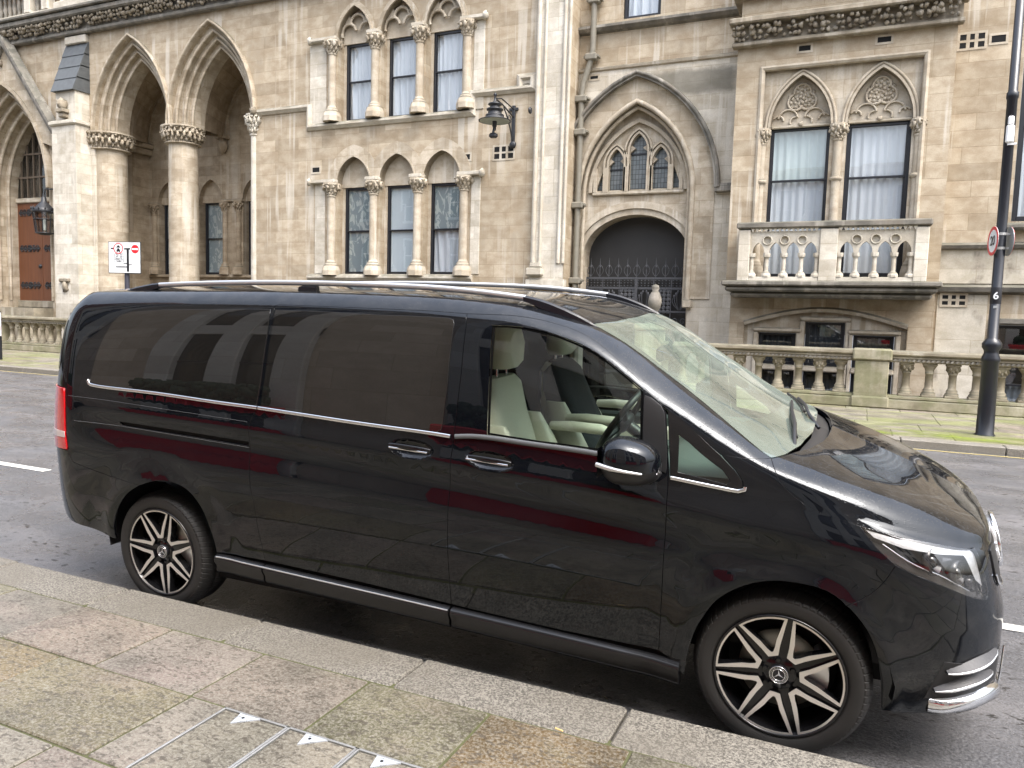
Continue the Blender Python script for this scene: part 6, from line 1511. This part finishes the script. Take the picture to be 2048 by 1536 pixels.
# dark inner shell so that no gap shows daylight
aR = [p for p in arch_r]; aF = [p for p in arch_f]
for sd in (1, -1):
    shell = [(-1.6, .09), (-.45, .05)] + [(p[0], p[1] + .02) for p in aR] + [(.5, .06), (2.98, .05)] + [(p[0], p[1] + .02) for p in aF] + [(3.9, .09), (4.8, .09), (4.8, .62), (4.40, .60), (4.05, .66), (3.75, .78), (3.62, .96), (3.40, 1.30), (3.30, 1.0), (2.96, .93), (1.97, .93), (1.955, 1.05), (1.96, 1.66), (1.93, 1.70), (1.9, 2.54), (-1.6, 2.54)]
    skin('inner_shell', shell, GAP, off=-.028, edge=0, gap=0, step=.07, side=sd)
    for cxw in (0.0, 3.43):    # wheel-arch liners
        m = MB(); n = 20; v = []; f = []; yy = (.010, .34)
        for i in range(n + 1):
            a = math.radians(-4 + 188 * i / n); rr = .418 + (.008 if i % 2 else 0)
            for y in yy: v.append((cxw + rr * math.cos(a), y if sd > 0 else 2 * YC - y, .36 + rr * math.sin(a)))
        for i in range(n): f.append((2 * i, 2 * i + 1, 2 * i + 3, 2 * i + 2))
        m.add(v, f, True); b = len(m.v); m.add([v[2 * i + 1] for i in range(n + 1)], [tuple(range(n + 1))]); m.build('wheel_arch_liner', BLACKPLASTIC, VAN)
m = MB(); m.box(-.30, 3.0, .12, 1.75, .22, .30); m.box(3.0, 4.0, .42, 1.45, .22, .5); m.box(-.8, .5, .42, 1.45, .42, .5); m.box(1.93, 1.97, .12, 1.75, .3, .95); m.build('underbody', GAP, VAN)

# ---- wheels
def make_wheel():
    w = empty('wheel', (0, 0, 0), parent=VAN)
    m = MB(); m.lathe([(.258, .030), (.262, .012), (.275, .006), (.300, .002), (.322, .006), (.334, .018), (.3395, .034), (.3515, .055), (.352, .09), (.352, .095), (.345, .097), (.345, .105), (.352, .107), (.352, .16), (.3515, .20), (.338, .236), (.30, .245), (.26, .235)], n=72, axis='y', cap=False); m.build('tyre', TYRE, w)
    m = MB(); m.lathe([(.262, .012), (.260, .006), (.2545, .004), (.250, .010), (.244, .05), (.222, .09), (.214, .16), (.24, .22), (.262, .232)], n=64, axis='y', cap=False); rim = m.build('rim', RIMBLACK, w)
    face = MB(); dark = MB()
    def pol(r, a): return (r * math.cos(a), r * math.sin(a))
    for k in range(7):
        c = math.radians(90 + 13 + 360 / 7 * k); ha = math.radians(23.4)
        outer = [pol(.2515, c - ha + 2 * ha * i / 12) for i in range(13)]; outer += [pol(.125, c + math.radians(17.5)), pol(.083, c + math.radians(14)), pol(.080, c + math.radians(4)), pol(.080, c - math.radians(4)), pol(.083, c - math.radians(14)), pol(.125, c - math.radians(17.5))]
        hi = math.radians(20.6); inn = [pol(.2425, c - hi + 2 * hi * i / 12) for i in range(13)]; inn += [pol(.150, c + math.radians(12.0)), pol(.117, c + math.radians(8.0)), pol(.098, c + math.radians(2.5)), pol(.098, c - math.radians(2.5)), pol(.117, c - math.radians(8.0)), pol(.150, c - math.radians(12.0))]
        face.strip(inn, outer, .010, .013, True)
        # black flanks behind the machined face
        inn2 = [(x * 1.0, z * 1.0) for x, z in inn]; dark.strip(inn2, outer, .0132, .055, True)
        c2 = c + math.pi / 7; sp = [pol(.2515, c2 - math.radians(2.4)), pol(.2515, c2 + math.radians(2.4)), pol(.125, c2 + math.radians(8.4)), pol(.07, c2 + math.radians(18)), pol(.07, c2 - math.radians(18)), pol(.125, c2 - math.radians(8.4))]
        dark.prism(sp, .026, .055)
    # dishing: the face falls back towards the hub
    for b in (face, dark): b.v = [(x, y + .020 * max(0, 1 - math.hypot(x, z) / .25) ** 1.2, z) for x, y, z in b.v]
    face.build('spoke_face', MACHINED, w); dark.lathe([(.0, .040), (.078, .040), (.085, .05), (.085, .09)], n=40, axis='y', cap=False); dark.build('spoke_flank', RIMBLACK, w)
    m = MB()
    for k in range(5):
        a = math.radians(90 + 72 * k); x, z = pol(.057, a); m.lathe([(0, .030), (.009, .030), (.0105, .034), (.0135, .041)], (x, 0, z), 6, 'y', smooth=False)
    m.build('wheel_bolt', RIMBLACK, w)
    m = MB(); m.lathe([(.0, .020), (.0365, .020), (.0385, .024), (.0385, .042)], n=32, axis='y', cap=False); cap = m.build('centre_cap', SIGNBLACK, w)
    m = MB()
    for r in (.036, .0245): m.tube([(r * math.cos(2 * math.pi * i / 36), .0195, r * math.sin(2 * math.pi * i / 36)) for i in range(36)], .0018, 6, True)
    for i in range(30):
        a = 2 * math.pi * i / 30; x, z = pol(.0303, a); m.box(x - .0016, x + .0016, .0182, .0198, z - .0016, z + .0016)
    for k in range(3):
        a = math.radians(90 + 120 * k); t_ = pol(.0235, a); l = pol(.0048, a + math.pi / 3); r_ = pol(.0048, a - math.pi / 3)
        m.add([(t_[0], .0195, t_[1]), (l[0], .0195, l[1]), (r_[0], .0195, r_[1]), (0, .0155, 0)], [(0, 1, 3), (0, 3, 2)])
    m.build('star_emblem', CHROME, w)
    m = MB(); m.lathe([(.06, .085), (.165, .085), (.165, .11), (.06, .11), (.06, .085)], n=48, axis='y', cap=False); m.build('brake_disc', DISC, w)
    m = MB(); m.prism([pol(.10, a) for a in [math.radians(-35 + 70 * i / 8) for i in range(9)]] + [pol(.19, a) for a in [math.radians(35 - 70 * i / 8) for i in range(9)]], .07, .125); m.build('brake_caliper', SATIN, w)
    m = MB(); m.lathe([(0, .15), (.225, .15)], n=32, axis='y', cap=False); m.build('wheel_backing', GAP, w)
    return w
W0 = make_wheel(); W0.location = (0, 0, .352); W0.rotation_euler = (0, math.radians(6), 0)
for x, y, rz in ((3.43, 0, 0), (0, 2 * YC, math.pi), (3.43, 2 * YC, math.pi)):
    w = dup_tree(W0, VAN, (x, y, .352)); w.rotation_euler = (0, math.radians(-5 if x else 20), rz)

# ---- roof rails
def RZ(x):
    vv = np.linspace(1.7, 2.5, 200); p, _ = ev(np.full(200, x), vv); return float(p[np.argmin(abs(p[:, 1] - .25)), 2]) - .004
def rail(sd):
    y0 = .25; Y = lambda y: y if sd > 0 else 2 * YC - y
    top = smooth_line([(-.16, 1.914), (.3, 1.930), (.88, 1.936), (1.55, 1.924), (1.9, 1.905), (2.2, 1.875)], .05)
    m = MB(); v = []; f = []; n = 10
    for x, z in top:
        for k in range(n):
            w = 2 * math.pi * k / n; v.append((x, Y(y0 + .017 * math.copysign(abs(math.cos(w)) ** .7, math.cos(w))), z - .013 + .015 * math.copysign(abs(math.sin(w)) ** .7, math.sin(w))))
    for i in range(len(top) - 1):
        for k in range(n): f.append((i * n + k, i * n + (k + 1) % n, (i + 1) * n + (k + 1) % n, (i + 1) * n + k))
    m.add(v, f, True); m.add(v[:n], [tuple(range(n))]); m.add(v[-n:], [tuple(range(n))]); r = m.build('roof_rail', SATIN, VAN)
    def foot(prof):   # [(x, top, bottom, halfwidth)]
        m = MB(); v = []; f = []
        for x, zt, zb, hw in prof: v += [(x, Y(y0 - hw), zb), (x, Y(y0 - hw), zt - .008), (x, Y(y0 - hw * .5), zt), (x, Y(y0 + hw * .5), zt), (x, Y(y0 + hw), zt - .008), (x, Y(y0 + hw), zb)]
        for i in range(len(prof) - 1):
            for k in range(6): f.append((i * 6 + k, i * 6 + (k + 1) % 6, (i + 1) * 6 + (k + 1) % 6, (i + 1) * 6 + k))
        m.add(v, f, False); m.add(v[:6], [tuple(range(6))]); m.add(v[-6:], [tuple(range(6))]); m.build('rail_foot', POLEBLACK, r)
    foot([(2.19, 1.876, 1.848, .017), (2.24, 1.866, 1.832, .018), (2.28, 1.857, 1.815, .019), (2.33, 1.842, RZ(2.33), .019), (2.40, 1.816, RZ(2.40), .018), (2.46, 1.790, RZ(2.46), .015), (2.52, 1.760, RZ(2.52), .010), (2.555, RZ(2.555) + .006, RZ(2.555) - .004, .003)])
    foot([(-.155, 1.915, 1.886, .017), (-.21, 1.910, 1.872, .018), (-.25, 1.904, RZ(-.25), .019), (-.34, 1.890, RZ(-.34), .017), (-.43, RZ(-.43) + .006, RZ(-.43) - .004, .005)])
    foot([(.87, 1.902, 1.87, .014), (.90, 1.910, 1.87, .014), (.99, 1.910, 1.87, .014)])
rail(1); rail(-1)
# ---- door mirrors
def mirror(sd):
    c = np.array([2.805, -.155, 1.225]); t = empty('door_mirror', (0, 0, 0), parent=VAN)
    v = []; f = []; n = 20; mm = 12
    for j in range(mm + 1):
        a = math.pi * j / mm; s = -math.cos(a); rr = math.sin(a) ** .62
        for k in range(n):
            w = 2 * math.pi * k / n; cy, cz = math.copysign(abs(math.cos(w)) ** .8, math.cos(w)), math.copysign(abs(math.sin(w)) ** .8, math.sin(w))
            x = (-.118 if s < 0 else .142) * abs(s) ** 1.0 * (1 if s >= 0 else .75); x = x
            y = .125 * rr * cy + .02 * max(0, s); z = .100 * rr * cz - .015 * max(0, s) - .012 * cy
            v.append((c[0] + x, (c[1] + y) if sd > 0 else 2 * YC - c[1] - y, c[2] + z))
    for j in range(mm):
        for k in range(n): f.append((j * n + k, j * n + (k + 1) % n, (j + 1) * n + (k + 1) % n, (j + 1) * n + k))
    up = [q for q in f if sum(v[i][2] for i in q) / 4 > c[2] - .022]; lo = [q for q in f if sum(v[i][2] for i in q) / 4 <= c[2] - .022]
    m = MB(); m.add(v, up, True); m.build('mirror_cap', PAINT, t); m = MB(); m.add(v, lo, True); m.build('mirror_base', BLACKPLASTIC, t)
    S = lambda y: y if sd > 0 else 2 * YC - y
    m = MB(); m.tube([(c[0] - .086, S(c[1] - .104), c[2] - .004), (c[0] - .03, S(c[1] - .124), c[2] - .010), (c[0] + .03, S(c[1] - .119), c[2] - .018), (c[0] + .088, S(c[1] - .090), c[2] - .028), (c[0] + .115, S(c[1] - .045), c[2] - .034)], [.010, .010, .007, .005, .003], 8); m.build('indicator_lens', SATIN, t)
    m = MB(); m.box(c[0] - .03, c[0] + .12, min(S(c[1] + .04), S(.02)), max(S(c[1] + .04), S(.02)), c[2] - .105, c[2] - .055, .02); m.build('mirror_arm', BLACKPLASTIC, t)
    m = MB(); m.add([(c[0] - .085, S(c[1] - .1), c[2] - .06), (c[0] - .085, S(c[1] + .1), c[2] - .07), (c[0] - .085, S(c[1] + .1), c[2] + .055), (c[0] - .085, S(c[1] - .1), c[2] + .06)], [(0, 1, 2, 3)]); m.build('mirror_glass', CHROME, t)
mirror(1); mirror(-1)
# ---- wipers
def on_ws(u, v, sd, o): P, N = on_surf([(u, v)], o, sd); return tuple(P[0])
for arm, blade in (([(3.43, 2.05, 1, -.012), (3.415, 2.12, 1, .012), (3.40, 2.24, 1, .028), (3.375, 2.40, 1, .024)], [(3.425, 2.12, 1, .010), (3.385, 2.36, 1, .010), (3.37, 2.53, 1, .010), (3.355, 2.38, -1, .010)]),
                   ([(3.50, 2.44, 1, -.012), (3.45, 2.50, 1, .016), (3.42, 2.44, -1, .028), (3.375, 2.26, -1, .024)], [(3.43, 2.54, 1, .010), (3.40, 2.36, -1, .010), (3.36, 2.20, -1, .010), (3.31, 2.08, -1, .010)])):
    m = MB(); m.tube([on_ws(*p) for p in arm], .009, 6); m.tube([on_ws(*p) for p in blade], .007, 6); m.build('wiper', BLACKPLASTIC, VAN)

# ---- cabin
def seat(y, jacket):
    s = empty('front_seat', (2.0, y, .55), parent=VAN); x = 0
    def pad(name, secs, mat=LEATHER, par=s):    # sections along height: (z, x_front, x_back, halfwidth)
        m = MB(); v = []; f = []; n = 14
        for z, xf, xb, hw in secs:
            cxx, hx = (xf + xb) / 2, (xf - xb) / 2
            for k in range(n):
                w = 2 * math.pi * k / n; v.append((cxx + hx * math.copysign(abs(math.cos(w)) ** .6, math.cos(w)), hw * math.copysign(abs(math.sin(w)) ** .6, math.sin(w)), z))
        for i in range(len(secs) - 1):
            for k in range(n): f.append((i * n + k, i * n + (k + 1) % n, (i + 1) * n + (k + 1) % n, (i + 1) * n + k))
        m.add(v, f, True); m.add(v[:n], [tuple(range(n))[::-1]]); m.add(v[-n:], [tuple(range(n))]); return m.build(name, mat, par)
    bk = pad('backrest', [(.05, .30, .08, .25), (.2, .24, .03, .265), (.45, .13, -.06, .25), (.70, .05, -.11, .22), (.86, .02, -.11, .19), (.90, -.01, -.09, .15)])
    pad('side_bolster', [(.18, .31, .12, .05), (.35, .27, .06, .055), (.55, .17, .0, .045), (.68, .09, -.03, .02)]).location = (0, -.235, 0)
    pad('side_bolster', [(.18, .31, .12, .05), (.35, .27, .06, .055), (.55, .17, .0, .045), (.68, .09, -.03, .02)]).location = (0, .235, 0)
    pad('headrest', [(.945, .03, -.09, .10), (.98, .055, -.10, .135), (1.07, .06, -.09, .14), (1.15, .04, -.08, .125), (1.18, .0, -.05, .09)])
    m = MB(); m.tube([(-.04, .06, .86), (-.04, .06, .97)], .008, 8); m.tube([(-.04, -.06, .86), (-.04, -.06, .97)], .008, 8); m.build('headrest_post', CHROME, s)
    m = MB(); m.box(.02, .60, -.25, .25, -.06, .14, .05); m.build('seat_cushion', LEATHER, s)
    for yy in (-.31, .30):
        m = MB(); m.tube([(.13, yy, .60), (.25, yy, .605), (.42, yy, .60), (.49, yy, .585)], [.03, .036, .036, .02], 10, flat=.8); m.build('armrest', LEATHER, s)
    return s
seat(.50, False); fs = seat(1.37, True)
m = MB(); v = []; f = []; n = 18; secs = [(1.46, 1.93, 2.02, .13), (1.40, 1.88, 2.08, .21), (1.25, 1.88, 2.15, .235), (1.05, 1.92, 2.24, .24), (.88, 1.98, 2.32, .245), (.74, 2.03, 2.38, .24)]
rnd = random.Random(3)
for z, xb, xf, hw in secs:
    for k in range(n):
        w = 2 * math.pi * k / n; q = 1 + .07 * math.sin(5 * w + z * 6) + rnd.uniform(-.02, .02); v.append(((xf + xb) / 2 + (xf - xb) / 2 * math.copysign(abs(math.cos(w)) ** .7, math.cos(w)) * q, 1.37 + hw * math.copysign(abs(math.sin(w)) ** .7, math.sin(w)) * q, z))
for i in range(len(secs) - 1):
    for k in range(n): f.append((i * n + k, i * n + (k + 1) % n, (i + 1) * n + (k + 1) % n, (i + 1) * n + k)[::-1])
m.add(v, f, True); m.add(v[:n], [tuple(range(n))])
jk = m.build('jacket', JACKETC); jk.location = VAN.location; jk.rotation_euler = VAN.rotation_euler
tag(jk, 'dark navy jacket draped over the far front seat of the van', 'jacket')
m = MB(); v = []; f = []
for y in np.linspace(.14, 1.73, 14):
    for x, z in ((2.74, .70), (2.70, .95), (2.72, 1.06), (2.80, 1.10), (2.95, 1.115), (3.12, 1.12), (3.30, 1.12), (3.32, .7)): v.append((x + .05 * (1 - ((y - YC) / .8) ** 2), y, z))
for i in range(13):
    for k in range(7): f.append((i * 8 + k, i * 8 + k + 1, (i + 1) * 8 + k + 1, (i + 1) * 8 + k))
m.add(v, f, True); m.build('dashboard', GREYTRIM, VAN)
sw = empty('steering_wheel', (2.615, .50, 1.265), (0, math.radians(-56), 0), VAN)
m = MB(); m.tube([(.19 * math.cos(2 * math.pi * i / 40), .19 * math.sin(2 * math.pi * i / 40), 0) for i in range(40)], .016, 10, True); m.build('wheel_rim', BLACKPLASTIC, sw)
m = MB(); m.blob((0, 0, -.02), (.06, .075, .03), 1, 14, 8, 0)
for a in (0, 150, 210): m.tube([(0, 0, -.02), (.18 * math.sin(math.radians(a)) * 0 + .18 * math.cos(math.radians(a + 90)), .18 * math.sin(math.radians(a + 90)), 0)], .015, 8)
m.tube([(0, 0, -.02), (0, 0, -.25)], .03, 10); m.build('wheel_hub', BLACKPLASTIC, sw)
m = MB(); m.box(2.0, 3.0, 1.70, 1.74, .55, 1.10, .02); m.box(2.1, 2.9, 1.62, 1.70, .86, .95, .03); m.build('far_door_trim', GREYTRIM, VAN)
m = MB(); m.box(2.2, 2.85, 1.66, 1.705, .93, 1.03, .02); m.build('far_door_panel', LEATHER, VAN)
m = MB(); m.box(1.94, 2.0, .12, .25, .5, 1.70, .02); m.box(1.94, 2.0, 1.62, 1.75, .5, 1.7, .02); m.box(1.97, 2.42, .3, 1.57, 1.72, 1.74, .01); m.build('pillar_trim', LEATHER, VAN)
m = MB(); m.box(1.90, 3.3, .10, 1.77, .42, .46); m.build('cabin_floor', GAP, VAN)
m = MB(); m.tube([(2.78, YC, 1.68), (2.74, YC, 1.60)], .012, 8); m.box(2.70, 2.74, YC - .13, YC + .13, 1.53, 1.61, .015); m.build('rear_view_mirror', BLACKPLASTIC, VAN)
